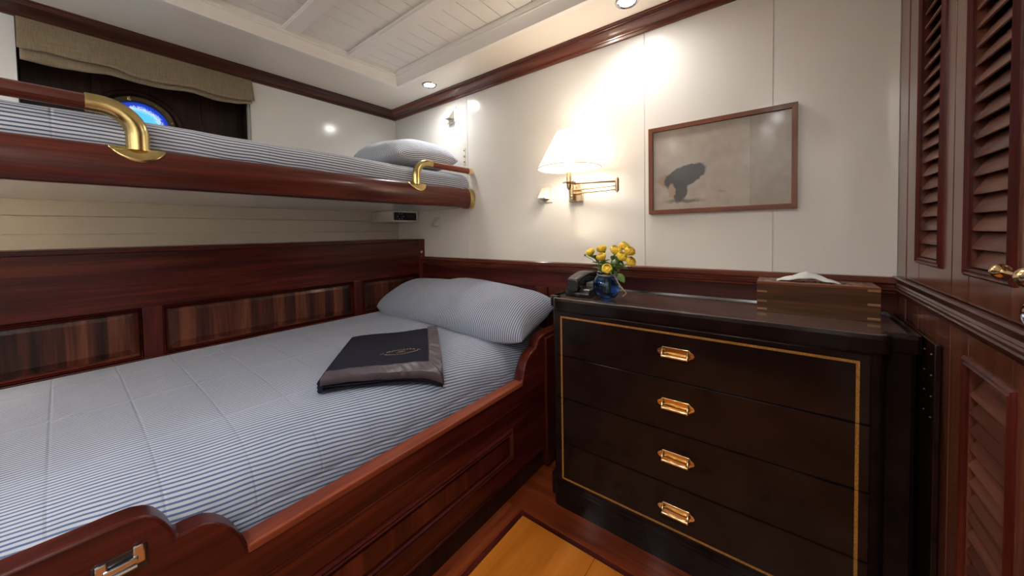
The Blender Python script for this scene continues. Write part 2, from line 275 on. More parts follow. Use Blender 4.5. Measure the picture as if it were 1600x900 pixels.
# ------------------------------------------------------------------ mesh helpers
class MB:
    def __init__(s): s.v = []; s.f = []; s.uv = {}
    def add(s, vs, fs, uvs=None):
        o = len(s.v); s.v += [tuple(v) for v in vs]; s.f += [tuple(i+o for i in f) for f in fs]
        if uvs:
            for i, u in enumerate(uvs): s.uv[o+i] = u
        return s
    def box(s, x0, x1, y0, y1, z0, z1, bev=0.0):
        x0, x1 = sorted((x0, x1)); y0, y1 = sorted((y0, y1)); z0, z1 = sorted((z0, z1))
        if bev <= 0:
            v = [(x, y, z) for z in (z0, z1) for y in (y0, y1) for x in (x0, x1)]
            return s.add(v, [(0, 2, 3, 1), (4, 5, 7, 6), (0, 1, 5, 4), (2, 6, 7, 3), (0, 4, 6, 2), (1, 3, 7, 5)])
        bev = min(bev, (x1-x0)*.45, (y1-y0)*.45, (z1-z0)*.45)
        bm = bmesh.new(); bmesh.ops.create_cube(bm, size=1)
        for v in bm.verts: v.co = ((x0+x1)/2+v.co.x*(x1-x0), (y0+y1)/2+v.co.y*(y1-y0), (z0+z1)/2+v.co.z*(z1-z0))
        bmesh.ops.bevel(bm, geom=bm.edges[:], offset=bev, segments=2, affect='EDGES', profile=0.5)
        bm.verts.index_update(); s.add([v.co[:] for v in bm.verts], [[v.index for v in f.verts] for f in bm.faces]); bm.free(); return s
    def prism(s, poly, axis, a, b, ins=0.0):
        """poly: 2D points in the other two axes (XY order), extruded along axis from a to b"""
        n = len(poly)
        def p3(p, t):
            return {'X': (t, p[0], p[1]), 'Y': (p[0], t, p[1]), 'Z': (p[0], p[1], t)}[axis]
        v = [p3(p, a) for p in poly]+[p3(p, b) for p in poly]
        f = [tuple(range(n)), tuple(range(2*n-1, n-1, -1))]+[(i, i+n, (i+1) % n+n, (i+1) % n) for i in range(n)]
        return s.add(v, f)
    def run(s, prof, p0, p1, nrm, m0=0.0, m1=0.0):
        """mitred moulding: prof (d, z) with d measured along nrm from the line p0-p1; m = slope of the end mitre"""
        p0 = Vector(p0); p1 = Vector(p1); d = (p1-p0).normalized(); nn = Vector(nrm); n = len(prof)
        v = []
        for base, m in ((p0, m0), (p1, m1)):
            for (q, z) in prof:
                c = base+nn*q+d*(m*q); v.append((c.x, c.y, z))
        f = [tuple(range(n)), tuple(range(2*n-1, n-1, -1))]+[(i, i+n, (i+1) % n+n, (i+1) % n) for i in range(n)]
        return s.add(v, f)
    def lathe(s, prof, c, axis='Z', seg=24, a0=0.0, a1=2*PI, cap=True):
        """prof: (r, h) pairs"""
        full = abs(a1-a0-2*PI) < 1e-6; k = seg if full else seg+1; v = []
        for (r, h) in prof:
            for i in range(k):
                t = a0+(a1-a0)*i/seg; x, y = r*math.cos(t), r*math.sin(t)
                v.append({'Z': (c[0]+x, c[1]+y, c[2]+h), 'X': (c[0]+h, c[1]+x, c[2]+y), 'Y': (c[0]+x, c[1]+h, c[2]+y)}[axis])
        f = []
        for j in range(len(prof)-1):
            for i in range(seg if full else seg):
                i2 = (i+1) % k
                f.append((j*k+i, j*k+i2, (j+1)*k+i2, (j+1)*k+i))
        if cap and full:
            if prof[0][0] > 1e-6: f.append(tuple(range(k-1, -1, -1)))
            if prof[-1][0] > 1e-6: f.append(tuple((len(prof)-1)*k+i for i in range(k)))
        return s.add(v, f)
    def tube(s, path, r, seg=10, closed=False):
        P = [Vector(p) for p in path]; n = len(P); rs = r if isinstance(r, (list, tuple)) else [r]*n
        v = []; up = None
        for i, p in enumerate(P):
            t = (P[(i+1) % n]-P[i-1]) if closed else (P[min(i+1, n-1)]-P[max(i-1, 0)])
            t.normalize()
            if up is None: up = Vector((0, 0, 1)) if abs(t.z) < 0.9 else Vector((1, 0, 0))
            a = t.cross(up).normalized(); up = a.cross(t).normalized()
            for k in range(seg):
                th = 2*PI*k/seg; v.append(tuple(p+(a*math.cos(th)+up*math.sin(th))*rs[i]))
        f = []
        for i in range(n if closed else n-1):
            j = (i+1) % n
            for k in range(seg): f.append((i*seg+k, i*seg+(k+1) % seg, j*seg+(k+1) % seg, j*seg+k))
        if not closed: f += [tuple(range(seg-1, -1, -1)), tuple((n-1)*seg+k for k in range(seg))]
        return s.add(v, f)
    def grid(s, nu, nv, fn, uvfn=None, close_u=False):
        v = []; uv = []
        for j in range(nv+1):
            for i in range(nu+1):
                v.append(fn(i/nu, j/nv)); uv.append(uvfn(i/nu, j/nv) if uvfn else (i/nu, j/nv))
        f = [(j*(nu+1)+i, j*(nu+1)+i+1, (j+1)*(nu+1)+i+1, (j+1)*(nu+1)+i) for j in range(nv) for i in range(nu)]
        return s.add(v, f, uv)
WL = {}
def wloc(o): return WL.get(o.name, Vector((0, 0, 0)))
def O(name, mb, mat, parent=None, smooth=True, ang=20, orig=None, solid=0.0, subsurf=0):
    base = Vector(orig) if orig is not None else (wloc(parent) if parent else Vector((0, 0, 0)))
    me = bpy.data.meshes.new(name)
    me.from_pydata([tuple(Vector(v)-base) for v in mb.v], [], mb.f); me.materials.append(mat)
    if mb.uv:
        ul = me.uv_layers.new(name='UVMap')
        for l in me.loops: ul.data[l.index].uv = mb.uv.get(l.vertex_index, (0, 0))
    bm = bmesh.new(); bm.from_mesh(me); bmesh.ops.recalc_face_normals(bm, faces=bm.faces[:]); bm.to_mesh(me); bm.free()
    if smooth:
        for p in me.polygons: p.use_smooth = True
        me.set_sharp_from_angle(angle=math.radians(ang))
    o = bpy.data.objects.new(name, me); COL.objects.link(o)
    if parent:
        o.parent = parent; o.location = base-wloc(parent)
    else: o.location = base
    WL[o.name] = base
    if solid:
        md = o.modifiers.new('thick', 'SOLIDIFY'); md.thickness = solid; md.offset = -1
    if subsurf:
        md = o.modifiers.new('sub', 'SUBSURF'); md.levels = subsurf; md.render_levels = subsurf
    return o
def dup(src, name, parent, wl):
    o = src.copy(); o.name = name; COL.objects.link(o); o.parent = parent; o.location = Vector(wl)-wloc(parent); WL[o.name] = Vector(wl); return o
def T(name, label, cat, loc, group=None):
    e = bpy.data.objects.new(name, None); e.empty_display_size = 0.05; COL.objects.link(e); e.location = loc; WL[e.name] = Vector(loc)
    return tag(e, label, cat, group)
def tag(o, label, cat, group=None):
    o['label'] = label; o['category'] = cat
    if group: o['group'] = group
    return o
def S(o, label, cat): o['kind'] = 'structure'; return tag(o, label, cat)
def arc(c, r, a0, a1, n):
    return [(c[0]+r*math.cos(a0+(a1-a0)*i/n), c[1]+r*math.sin(a0+(a1-a0)*i/n)) for i in range(n+1)]
def ring_frame(axis, at0, at1, u0, u1, v0, v1, w):
    """rectangular moulding ring (four mitred strips) lying in the plane perpendicular to axis, with a ridge"""
    mb = MB(); mid = (at0+at1)/2
    prof = [(0, at0), (0.0, mid), (w*0.3, at1), (w*0.55, mid), (w*0.8, at1), (w, mid), (w, at0)]
    cor = [(u0, v0, 1, 1), (u1, v0, -1, 1), (u1, v1, -1, -1), (u0, v1, 1, -1)]
    n = len(prof); vs = []
    for (u, v, du, dv) in cor:
        for (q, a) in prof:
            pu, pv = u+du*q, v+dv*q
            vs.append({'X': (a, pu, pv), 'Y': (pu, a, pv), 'Z': (pu, pv, a)}[axis])
    fs = [(k*n+i, k*n+(i+1) % n, ((k+1) % 4)*n+(i+1) % n, ((k+1) % 4)*n+i) for k in range(4) for i in range(n)]
    return mb.add(vs, fs)

# ------------------------------------------------------------------ room: walls
XL, XR, YB, YF, ZC = -2.2, 0.27, 1.5, -0.85, 1.903
wb = S(O('wall_back', MB().box(XL-0.15, XR+0.15, YB+0.004, YB+0.06, 0, 2.02), CREAM), 'cream panelled wall with the lamp and picture', 'wall')
for x0, x1 in ((XL, -1.481), (-1.481, -0.453), (-0.453, -0.025), (-0.025, XR)):
    O('wall_panel', MB().box(x0+0.0012, x1-0.0012, YB, YB+0.0045, 0.86, 1.9, 0.0012), CREAM, wb)
# left wall with the window niche (opening Y -0.074..0.632, Z 1.36..1.862)
wl = S(O('wall_left', MB().box(XL-0.06, XL-0.03, YF, YB+0.004, 0.0, 1.203).box(XL-0.06, XL, YF, -0.074, 1.203, ZC).box(XL-0.06, XL, 0.632, YB+0.004, 1.203, ZC).box(XL-0.06, XL, -0.074, 0.632, 1.203, 1.34).box(XL-0.06, XL, -0.074, 0.632, 1.862, ZC), CREAM, smooth=False), 'cream side wall behind the bunks with window niche', 'wall')
for z0, z1 in ((0.98, 1.073), (1.073, 1.143), (1.143, 1.21)):
    O('wall_plank', MB().box(XL-0.03, XL+0.004, YF, YB, z0+0.0008, z1-0.0008), CREAMB, wl, smooth=False)
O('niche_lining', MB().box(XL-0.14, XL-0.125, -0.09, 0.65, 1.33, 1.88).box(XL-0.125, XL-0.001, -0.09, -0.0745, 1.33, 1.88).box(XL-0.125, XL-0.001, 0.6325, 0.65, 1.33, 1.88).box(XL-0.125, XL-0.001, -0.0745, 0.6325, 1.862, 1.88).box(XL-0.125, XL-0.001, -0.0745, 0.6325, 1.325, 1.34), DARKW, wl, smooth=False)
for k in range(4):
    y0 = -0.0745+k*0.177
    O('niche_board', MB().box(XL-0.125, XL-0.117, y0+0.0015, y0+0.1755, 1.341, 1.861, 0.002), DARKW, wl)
# wainscot of the left wall
XW = -1.905
O('wainscot_ledge', MB().box(XL+0.004, XW, YF, YB, 1.0, 1.018, 0.003), WY, wl)
O('wainscot_rail', MB().box(XW-0.03, XW, YF, 1.448, 0.79, 1.0, 0.002), WY, wl)
O('wainscot_rail', MB().box(XW-0.03, XW, YF, 1.448, 0.2, 0.598, 0.002), WY, wl)
O('wainscot_stile', MB().box(XW-0.03, XW+0.003, 1.45, 1.499, 0.2, 1.0175, 0.003), WZ, wl)
for y0, y1 in ((0.180, 0.234), (1.004, 1.052), (-0.55, -0.50)):
    O('wainscot_stile', MB().box(XW-0.03, XW-0.0005, y0, y1, 0.598, 0.79, 0.0015), WZ, wl)
for y0, y1 in ((-0.50, 0.180), (0.234, 1.004), (1.052, 1.448)):
    p = O('wainscot_panel', MB().box(XW-0.03, XW-0.013, y0, y1, 0.598, 0.79), STAVE, wl, smooth=False)
    mb = MB(); a, b_, c, d = y0+0.035, y1-0.035, 0.64, 0.757
    e = 0.022
    mb.add([(XW-0.013, a-e, c-e), (XW-0.013, b_+e, c-e), (XW-0.013, b_+e, d+e), (XW-0.013, a-e, d+e), (XW-0.006, a, c), (XW-0.006, b_, c), (XW-0.006, b_, d), (XW-0.006, a, d)],
           [(0, 1, 5, 4), (1, 2, 6, 5), (2, 3, 7, 6), (3, 0, 4, 7), (4, 5, 6, 7)])
    O('raised_field', mb, STAVE, p, smooth=False)
    O('panel_moulding', ring_frame('X', XW-0.014, XW+0.003, y0, y1, 0.6, 0.788, 0.013), WY, p, ang=20)
# wainscot of the back wall
O('wainscot_rail', MB().box(XW, XR, YB-0.018, YB+0.002, 0.775, 0.862, 0.0015), WX, wb)
O('wainscot_rail', MB().box(XW, XR, YB-0.018, YB+0.002, 0.05, 0.2, 0.0015), WX, wb)
for x0, x1 in ((XW+0.001, -1.82), (-1.0, -0.93), (-0.1, -0.03), (0.2, 0.269)):
    O('wainscot_stile', MB().box(x0, x1, YB-0.019, YB+0.002, 0.2, 0.775, 0.0015), WZ, wb)
for x0, x1 in ((-1.82, -1.0), (-0.93, -0.1), (-0.03, 0.2)):
    O('wainscot_panel', MB().box(x0, x1, YB-0.008, YB+0.002, 0.2, 0.775), WX, wb)
crail = [(0.0, 0.85), (0.020, 0.85), (0.024, 0.854), (0.024, 0.860), (0.030, 0.864), (0.030, 0.870), (0.026, 0.873), (0.026, 0.878), (0.034, 0.885), (0.034, 0.897), (0.028, 0.9015), (0.0, 0.9015)]
S(O('trim_1', MB().run(crail, (XW+0.003, YB+0.001, 0), (XR, YB+0.001, 0), (0, -1, 0)), TRIMX, ang=25), 'red-brown chair rail moulding along the cream lamp wall', 'chair rail')
crown = [(0, 1.862), (0.012, 1.862), (0.020, 1.868), (0.020, 1.872), (0.024, 1.875), (0.030, 1.876), (0.048, 1.882), (0.062, 1.889), (0.066, 1.889), (0.068, 1.893), (0.074, 1.893), (0.077, 1.897), (0.085, 1.897), (0.085, 1.9035), (0, 1.9035)]
S(O('trim_2', MB().run(crown, (XL, YB, 0), (XR, YB, 0), (0, -1, 0), 1, -1), TRIMX, ang=20), 'mahogany crown moulding above the lamp and picture', 'crown moulding')
S(O('trim_3', MB().run(crown, (XL, YF, 0), (XL, YB, 0), (1, 0, 0), 1, -1), TRIMY, ang=20), 'dark crown moulding above the upper bunk', 'crown moulding')
S(O('trim_4', MB().run(crown, (XR, YF, 0), (XR, YB, 0), (-1, 0, 0), 1, -1), TRIMY, ang=20), 'crown moulding above the louvred wardrobe', 'crown moulding')
wf = S(O('wall_front', MB().box(XL-0.15, XR+0.15, YF-0.05, YF, 0, 2.02), CREAM), 'cream wall with wooden wainscot behind the camera', 'wall')
O('wainscot_board', MB().box(XL, XR, YF, YF+0.015, 0, 0.9, 0.002), WX, wf)
S(O('wall_right', MB().box(XR+0.05, XR+0.1, YF, YB+0.004, 0, 2.02).box(XR, XR+0.05, YF, 0.42, 0, ZC), CREAM, smooth=False), 'cream wall beside and behind the wardrobe', 'wall')
# ------------------------------------------------------------------ ceiling
CX0, CX1, CY0, CY1 = -1.753, -0.16, -0.62, 1.212
ce = S(O('ceiling', MB().box(XL-0.1, XR+0.1, YF, YB+0.004, 1.985, 2.02), CEIL), 'cream ceiling with recessed planked field', 'ceiling')
for nm, q in (('soffit', (XL-0.06, CX0-0.02, YF, YB+0.004)), ('soffit', (CX1+0.02, XR+0.05, YF, YB+0.004)), ('soffit', (CX0-0.02, CX1+0.02, CY1+0.02, YB+0.004)), ('soffit', (CX0-0.02, CX1+0.02, YF, CY0-0.02))):
    O(nm, MB().box(*q, ZC, 1.985), CEIL, ce, smooth=False)
x = CX0
while x < CX1:
    O('ceiling_plank', MB().box(x+0.0012, min(x+0.0788, CX1), CY0, CY1, 1.972, 1.985, 0.0022), CEILP, ce); x += 0.08
for k in range(5):
    y0 = 0.912-k*0.29
    O('ceiling_beam', MB().prism([(y0+0.004, 1.9725), (y0+0.004, 1.966), (y0, 1.966), (y0, 1.960), (y0+0.006, 1.957), (y0+0.006, 1.954), (y0+0.064, 1.954), (y0+0.064, 1.957), (y0+0.07, 1.960), (y0+0.07, 1.966), (y0+0.066, 1.966), (y0+0.066, 1.9725)], 'X', CX0, CX1), CEILP, ce, ang=20)
ctrim = [(-0.024, 1.903), (-0.024, 1.8985), (-0.002, 1.8985), (0.0, 1.905), (0.003, 1.918), (0.008, 1.932), (0.015, 1.943), (0.019, 1.944), (0.019, 1.950), (0.023, 1.952), (0.023, 1.9725), (-0.024, 1.9725)]
for p0, p1, n in (((CX0, CY0, 0), (CX0, CY1, 0), (1, 0, 0)), ((CX0, CY1, 0), (CX1, CY1, 0), (0, -1, 0)), ((CX1, CY0, 0), (CX1, CY1, 0), (-1, 0, 0)), ((CX0, CY0, 0), (CX1, CY0, 0), (0, 1, 0))):
    O('coffer_moulding', MB().run(ctrim, p0, p1, n, 1, -1), CEILP, ce, ang=25)
# ------------------------------------------------------------------ floor
fl = S(O('floor', MB().box(XL-0.1, XR+0.1, YF, YB+0.004, -0.04, -0.006), FLOORR), 'mahogany floor with inset maple boards', 'floor')
O('border_board', MB().box(-0.95, XR, 1.035, 1.5, -0.006, 0.0, 0.0008), FLOORR, fl)
O('border_board', MB().box(-0.95, -0.775, YF, 1.034, -0.006, 0.0, 0.0008), FLOORRY, fl)
O('border_strip', MB().box(-0.774, XR, 1.016, 1.034, -0.006, -0.0004, 0.0006), WX, fl)
O('border_strip', MB().box(-0.774, -0.757, YF, 1.015, -0.006, -0.0004, 0.0006), WY, fl)
for x0, x1 in ((-0.756, -0.471), (-0.47, -0.185), (-0.184, 0.1), (0.101, 0.27)):
    O('maple_board', MB().box(x0, x1, YF, 1.015, -0.006, 0.0, 0.0007), MAPLE, fl)

# ------------------------------------------------------------------ downlights
def downlight(x, y, label, watts=DOWN_W):
    t = T('recessed_downlight', label, 'ceiling light', (x, y, ZC), 'recessed ceiling downlights')
    O('trim_ring', MB().lathe([(0.030, 0.004), (0.030, -0.002), (0.034, -0.006), (0.040, -0.005), (0.043, 0.0), (0.043, 0.004)], (x, y, ZC), seg=32, cap=False), STEEL, t)
    O('lens', MB().lathe([(0.0, -0.002), (0.026, -0.0015), (0.0302, 0.001), (0.0302, 0.004)], (x, y, ZC), seg=32, cap=False), LENSM, t)
    ld = bpy.data.lights.new('downlight_lamp', 'SPOT'); ld.energy = watts; ld.spot_size = math.radians(172); ld.spot_blend = 1.0; ld.shadow_soft_size = 0.03; ld.color = WARM
    lo = bpy.data.objects.new('downlight_lamp', ld); COL.objects.link(lo); lo.parent = t; lo.location = (0, 0, -0.012)
    return t
downlight(-1.60, 1.322, 'small round downlight in the ceiling corner above the upper bunk pillow')
downlight(-0.46, 1.320, 'small round downlight at the top edge, above lamp and picture')
downlight(-1.60, -0.74, 'added unseen downlight in the soffit behind the camera, bunk side', 13)  # this row behind the camera is added fill light, out of view
downlight(-0.85, -0.74, 'added unseen downlight in the soffit behind the camera, middle of the row', 13)
downlight(-0.10, -0.74, 'added unseen downlight in the soffit behind the camera, wardrobe side', 13)
downlight(-0.03, -0.36, 'added unseen downlight in the soffit just behind the camera', 15)  # another added fill light, out of view, to brighten the cabin

# ------------------------------------------------------------------ lower bed
XF = -0.825
t = T('bunk_bed_frame', 'mahogany lower bed frame with scrolled ends and panelled front board', 'bed frame', (-1.35, 0.5, 0))
sc = [(-0.6, 0.10), (1.497, 0.10), (1.497, 0.606), (1.33, 0.606), (1.302, 0.604), (1.275, 0.600), (1.25, 0.592), (1.235, 0.578), (1.2245, 0.556), (1.216, 0.556), (1.195, 0.550), (1.172, 0.538), (1.155, 0.522), (1.142, 0.502), (1.130, 0.472), (1.124, 0.447),
      (0.203, 0.441), (0.2025, 0.448), (0.199, 0.462), (0.193, 0.478), (0.184, 0.494), (0.174, 0.508), (0.160, 0.522), (0.146, 0.531), (0.130, 0.534), (0.116, 0.535), (0.1045, 0.534), (0.1035, 0.542), (0.099, 0.556), (0.092, 0.570), (0.083, 0.584), (0.072, 0.594), (0.056, 0.600), (0.03, 0.602), (0.0, 0.602), (-0.1, 0.604), (-0.6, 0.606)]
fb = O('front_board', MB().prism(sc, 'X', XF-0.045, XF), WY, t, ang=28)
bv = fb.modifiers.new('bev', 'BEVEL'); bv.width = 0.005; bv.segments = 2; bv.limit_method = 'ANGLE'; bv.angle_limit = math.radians(50)
O('cap_moulding', MB().box(XF-0.0455, XF+0.003, 0.2045, 1.122, 0.430, 0.4475, 0.0035), CAPW, t)
O('bead', MB().box(XF-0.002, XF+0.0035, -0.5, 1.115, 0.359, 0.3645, 0.0015), WY, t)
O('panel_moulding', ring_frame('X', XF-0.001, XF+0.009, -0.45, 1.05, 0.172, 0.292, 0.020), WY, t, ang=20)
O('panel_field', MB().prism([(-0.41, 0.205), (1.01, 0.205), (1.01, 0.262), (-0.41, 0.262)], 'X', XF-0.001, XF+0.005), WZ, t, smooth=False)
O('base_bead', MB().box(XF-0.004, XF+0.004, -0.6, 1.3, 0.098, 0.106, 0.002), WY, t)
O('end_post', MB().box(XF-0.02, XF+0.012, 1.285, 1.497, 0.02, 0.585, 0.004), WZ, t)
O('plinth', MB().box(-0.87, -0.845, -0.6, 1.497, 0.0, 0.10, 0.001), DARKW, t)
O('base_block', MB().box(-1.86, -0.90, -0.6, 1.47, 0.10, 0.35), DARKW, t)
O('foot_board', MB().box(-1.88, XF-0.05, -0.62, -0.585, 0.0, 0.62, 0.004), WX, t)
# steel latch let into the foot scroll
lt = O('latch_pocket', MB().box(XF-0.004, XF+0.0012, 0.010, 0.072, 0.512, 0.552, 0.004), BLACK, t)
mb = MB()
mb.box(XF+0.001, XF+0.006, 0.014, 0.028, 0.522, 0.552, 0.003).box(XF+0.001, XF+0.006, 0.054, 0.068, 0.526, 0.556, 0.003).box(XF+0.002, XF+0.009, 0.022, 0.060, 0.530, 0.540, 0.002)
mb.tube([(XF+0.008, 0.024, 0.526), (XF+0.008, 0.058, 0.526)], 0.003, 8)
O('latch_bar', mb, STEEL, lt)
# lower mattress with striped sheet
prof = [(-1.900, 0.47), (-1.900, 0.575), (-1.893, 0.592), (-1.875, 0.600), (-1.80, 0.604), (-1.65, 0.607), (-1.5, 0.608), (-1.35, 0.606), (-1.2, 0.602), (-1.1, 0.597), (-1.03, 0.590), (-0.975, 0.578), (-0.938, 0.562), (-0.912, 0.542), (-0.895, 0.518), (-0.884, 0.49), (-0.879, 0.46), (-0.877, 0.42), (-0.877, 0.36)]
prof.append((-1.2, 0.352)); prof.append((-1.899, 0.352)); prof.append((-1.900, 0.47))
def sprof(pr):
    L = [0]
    for a, b in zip(pr, pr[1:]): L.append(L[-1]+math.hypot(b[0]-a[0], b[1]-a[1]))
    return L
def catm(pr, L, s):
    for i in range(len(L)-1):
        if s <= L[i+1] or i == len(L)-2:
            tt = (s-L[i])/max(1e-9, L[i+1]-L[i]); return (pr[i][0]+(pr[i+1][0]-pr[i][0])*tt, pr[i][1]+(pr[i+1][1]-pr[i][1])*tt)
PL = sprof(prof)
def surf_z(x):
    for a, b in zip(prof[1:18], prof[2:19]):
        if a[0] <= x <= b[0] and b[0] > a[0]: return a[1]+(b[1]-a[1])*(x-a[0])/(b[0]-a[0])
    return 0.6 if x < -1.0 else 0.45
from mathutils import noise as mnoise
def mat_pt(u, v):
    s = u*PL[-1]; x, z = catm(prof, PL, s); y = -0.57+v*(1.485+0.57)
    k = min(1, max(0, (x+1.88)*20))
    z += 0.006*mnoise.noise((x*5, y*5, 0))*k*(1 if z > 0.4 else 0)
    if x > -0.96 and z > 0.36: x += 0.004*mnoise.noise((y*14, z*14, 3.0))-0.003
    if v < 0.02: z -= 0.01
    return (x, y, z)
def capped(mb, nu, nv):
    mb.f.append(tuple(range(nu, -1, -1))); mb.f.append(tuple(nv*(nu+1)+i for i in range(nu+1))); return mb
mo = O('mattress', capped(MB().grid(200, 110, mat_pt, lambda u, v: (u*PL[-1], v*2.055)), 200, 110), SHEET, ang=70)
tag(mo, 'wide lower mattress under a blue striped ironed sheet', 'mattress')
# ------------------------------------------------------------------ pillows
def pillow(name, label, c, half, rot, mat, pa=4, pb=4, ea=0.45, eb=0.45, thick=0.08, sag=None, nz=0.008, pinch=0.12):
    """cushion: rectangle outline, thickness falling off to a seam"""
    R = Matrix.Rotation(rot[2], 3, 'Z') @ Matrix.Rotation(rot[1], 3, 'Y') @ Matrix.Rotation(rot[0], 3, 'X')
    mb = MB(); n = 48; P = {}
    for side in (1, -1):
        for j in range(n+1):
            for i in range(n+1):
                # denser rows near the seam
                a = math.sin((2*i/n-1)*PI/2); b = math.sin((2*j/n-1)*PI/2)
                px = half[0]*a*(1-0.045*(1-b*b)*abs(a)); py = half[1]*b*(1-pinch*abs(a)**5)
                h = max(0, 1-abs(a)**pa)**ea*max(0, 1-abs(b)**pb)**eb
                z = side*thick*h*(1.0 if side > 0 else 0.55)+nz*h*mnoise.noise((px*9+side, py*9, c[0]))
                p = Vector((px, py, z))
                if sag: p.z += sag(a, b)
                P[side, i, j] = Vector(c)+R @ p
    UVm = {}
    for side in (1, -1):
        for j in range(n+1):
            for (get, key) in ((lambda i, sd, j=j: P[sd, i, j], 0), (lambda i, sd, j=j: P[sd, j, i], 1)):
                def cum(sd, lo, hi):
                    tot = [0.0]
                    for i in range(lo, hi): tot.append(tot[-1]+(get(i+1, sd)-get(i, sd)).length)
                    return tot
                m = n//2; up = cum(side, m, n); dn = cum(side, 0, m)
                for i in range(n+1):
                    if i >= m: dist = up[i-m]; full = up[-1]; sg = 1
                    else: dist = dn[-1]-dn[i]; full = dn[-1]; sg = -1
                    if side < 0:
                        top = cum(1, m, n)[-1] if sg > 0 else cum(1, 0, m)[-1]
                        val = sg*(top+full-dist) if key == 0 else sg*dist
                    else: val = sg*dist
                    UVm[(side, i, j, 0) if key == 0 else (side, j, i, 1)] = val
    for side in (1, -1):
        base = len(mb.v)
        mb.add([tuple(P[side, i, j]) for j in range(n+1) for i in range(n+1)], [(j*(n+1)+i, j*(n+1)+i+1, (j+1)*(n+1)+i+1, (j+1)*(n+1)+i) for j in range(n) for i in range(n)],
               [(UVm[side, i, j, 0], UVm[side, i, j, 1]) for j in range(n+1) for i in range(n+1)])
    o = O(name, mb, mat, ang=180, orig=(c[0], c[1], c[2]))
    bm = bmesh.new(); bm.from_mesh(o.data); bmesh.ops.remove_doubles(bm, verts=bm.verts[:], dist=0.0004); bmesh.ops.recalc_face_normals(bm, faces=bm.faces[:]); bm.to_mesh(o.data); bm.free()
    return tag(o, label, 'pillow')
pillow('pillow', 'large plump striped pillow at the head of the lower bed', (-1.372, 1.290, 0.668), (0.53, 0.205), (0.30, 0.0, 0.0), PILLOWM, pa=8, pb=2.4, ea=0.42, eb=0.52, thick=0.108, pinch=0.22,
       sag=lambda a, b: -0.055*max(0, a-0.55)**1.0*(1 if b < 0.6 else 0.7)+0.010*math.cos(a*5.2), nz=0.012)
# ------------------------------------------------------------------ folded blanket
BQ = [(-1.046, 0.443), (-0.893, 0.765), (-1.185, 0.989), (-1.343, 0.700)]   # front-left, front-right, back-right, back-left
def bq(u, v, g=0.0):
    a = Vector(BQ[0]).lerp(Vector(BQ[1]), u); b = Vector(BQ[3]).lerp(Vector(BQ[2]), u); return a.lerp(b, v)
bk = T('folded_blanket', 'folded navy wool blanket with grey satin edging and gold emblem on the lower bed', 'blanket', (-1.1, 0.72, 0.6))
def bz(p): return max(surf_z(p.x), surf_z(p.x-0.02)*0.5+surf_z(p.x)*0.5)
mb = MB(); LAY = 4; TH = 0.0085
for k in range(LAY):
    off = (0.0, 0.006, 0.002, 0.007)[k]
    def fn(u, v, top, k=k, off=off):
        uu = -off*0.4+u*(1+off*0.6) if k < LAY-1 else u; vv = -off*1.2+v*(1+off) if k < LAY-1 else v
        p = bq(uu, vv); wv = 0.0018*math.sin(u*9+k*2.1)+0.0012*math.sin(v*11+k)
        ed = min(u, 1-u, v, 1-v); rnd = 0.004*max(0, 1-ed/0.03)**2
        z = bz(p)+0.004+k*(TH+0.0022)+(TH-rnd if top else rnd)+wv
        return (p.x, p.y, z)
    n = 26
    a = len(mb.v)
    mb.grid(n, n, lambda u, v: fn(u, v, True)); mb.grid(n, n, lambda u, v: fn(u, v, False))
    m1 = (n+1)*(n+1); per = [i for i in range(n+1)]+[j*(n+1)+n for j in range(1, n+1)]+[n*(n+1)+i for i in range(n-1, -1, -1)]+[j*(n+1) for j in range(n-1, 0, -1)]
    mb.f += [(a+per[i], a+per[(i+1) % len(per)], a+m1+per[(i+1) % len(per)], a+m1+per[i]) for i in range(len(per))]
# rounded fold along the left edge joining the layers
for k in range(0, LAY-1):
    pts = []
    for i in range(27):
        v = i/26; p = bq(-0.004, v); pts.append((p.x, p.y, bz(p)+0.004+(k+0.55)*(TH+0.0022)+0.002))
    mb.tube(pts, 0.0085, 8)
O('folded_wool', mb, NAVY, bk, ang=60)
mb = MB()
def topz(p, u, v): return bz(p)+0.004+(LAY-1)*(TH+0.0022)+TH+0.0018*math.sin(u*9+(LAY-1)*2.1)+0.0012*math.sin(v*11+LAY-1)
wq = 0.125
def strip(fuv, nu, nv):
    def fn(a, b):
        u, v = fuv(a, b); p = bq(u, v); ed = min(u, 1-u, v, 1-v)
        return (p.x, p.y, topz(p, min(1, max(0, u)), min(1, max(0, v)))+0.0022-(0.020 if ed < -0.004 else 0.0)+0.0009*math.sin(a*70)*math.sin(b*3)+0.0006*math.sin(a*31+1))
    mb.grid(nu, nv, fn)
strip(lambda a, b: (a*(1.012-b*wq), -0.012+b*(wq+0.012) if b > 0.12 else -0.012+b*0.1), 60, 10)
strip(lambda a, b: (1.012-b*(wq+0.012) if b > 0.12 else 1.012-b*0.1, (wq*b)+(1-wq*b)*a), 60, 10)
O('satin_edging', mb, SATIN, bk, ang=60, solid=0.002)
mb = MB(); random.seed(3)
def st(u, v, du, dv):
    p = bq(u, v); q = bq(u+du, v+dv); mb.tube([(p.x, p.y, topz(p, u, v)+0.0012), (q.x, q.y, topz(q, u, v)+0.0012)], 0.00075, 5)
UC, VC = 0.60, 0.335
for i in range(26):       # lettering-like upper arc
    a = PI*(0.14+0.72*i/25); st(UC+0.15*math.cos(a), VC+0.045*math.sin(a), random.choice((0.0, 0.008, -0.006)), random.choice((0.018, 0.026, 0.012)))
for i in range(18):       # flatter lower arc
    a = PI*(1.12+0.76*i/17); st(UC+0.165*math.cos(a), VC+0.035*math.sin(a), 0.014, random.uniform(-0.006, 0.012))
for i in range(8): st(UC-0.035+0.010*i, VC+0.004, random.uniform(-0.006, 0.006), random.choice((0.016, -0.012, 0.02)))
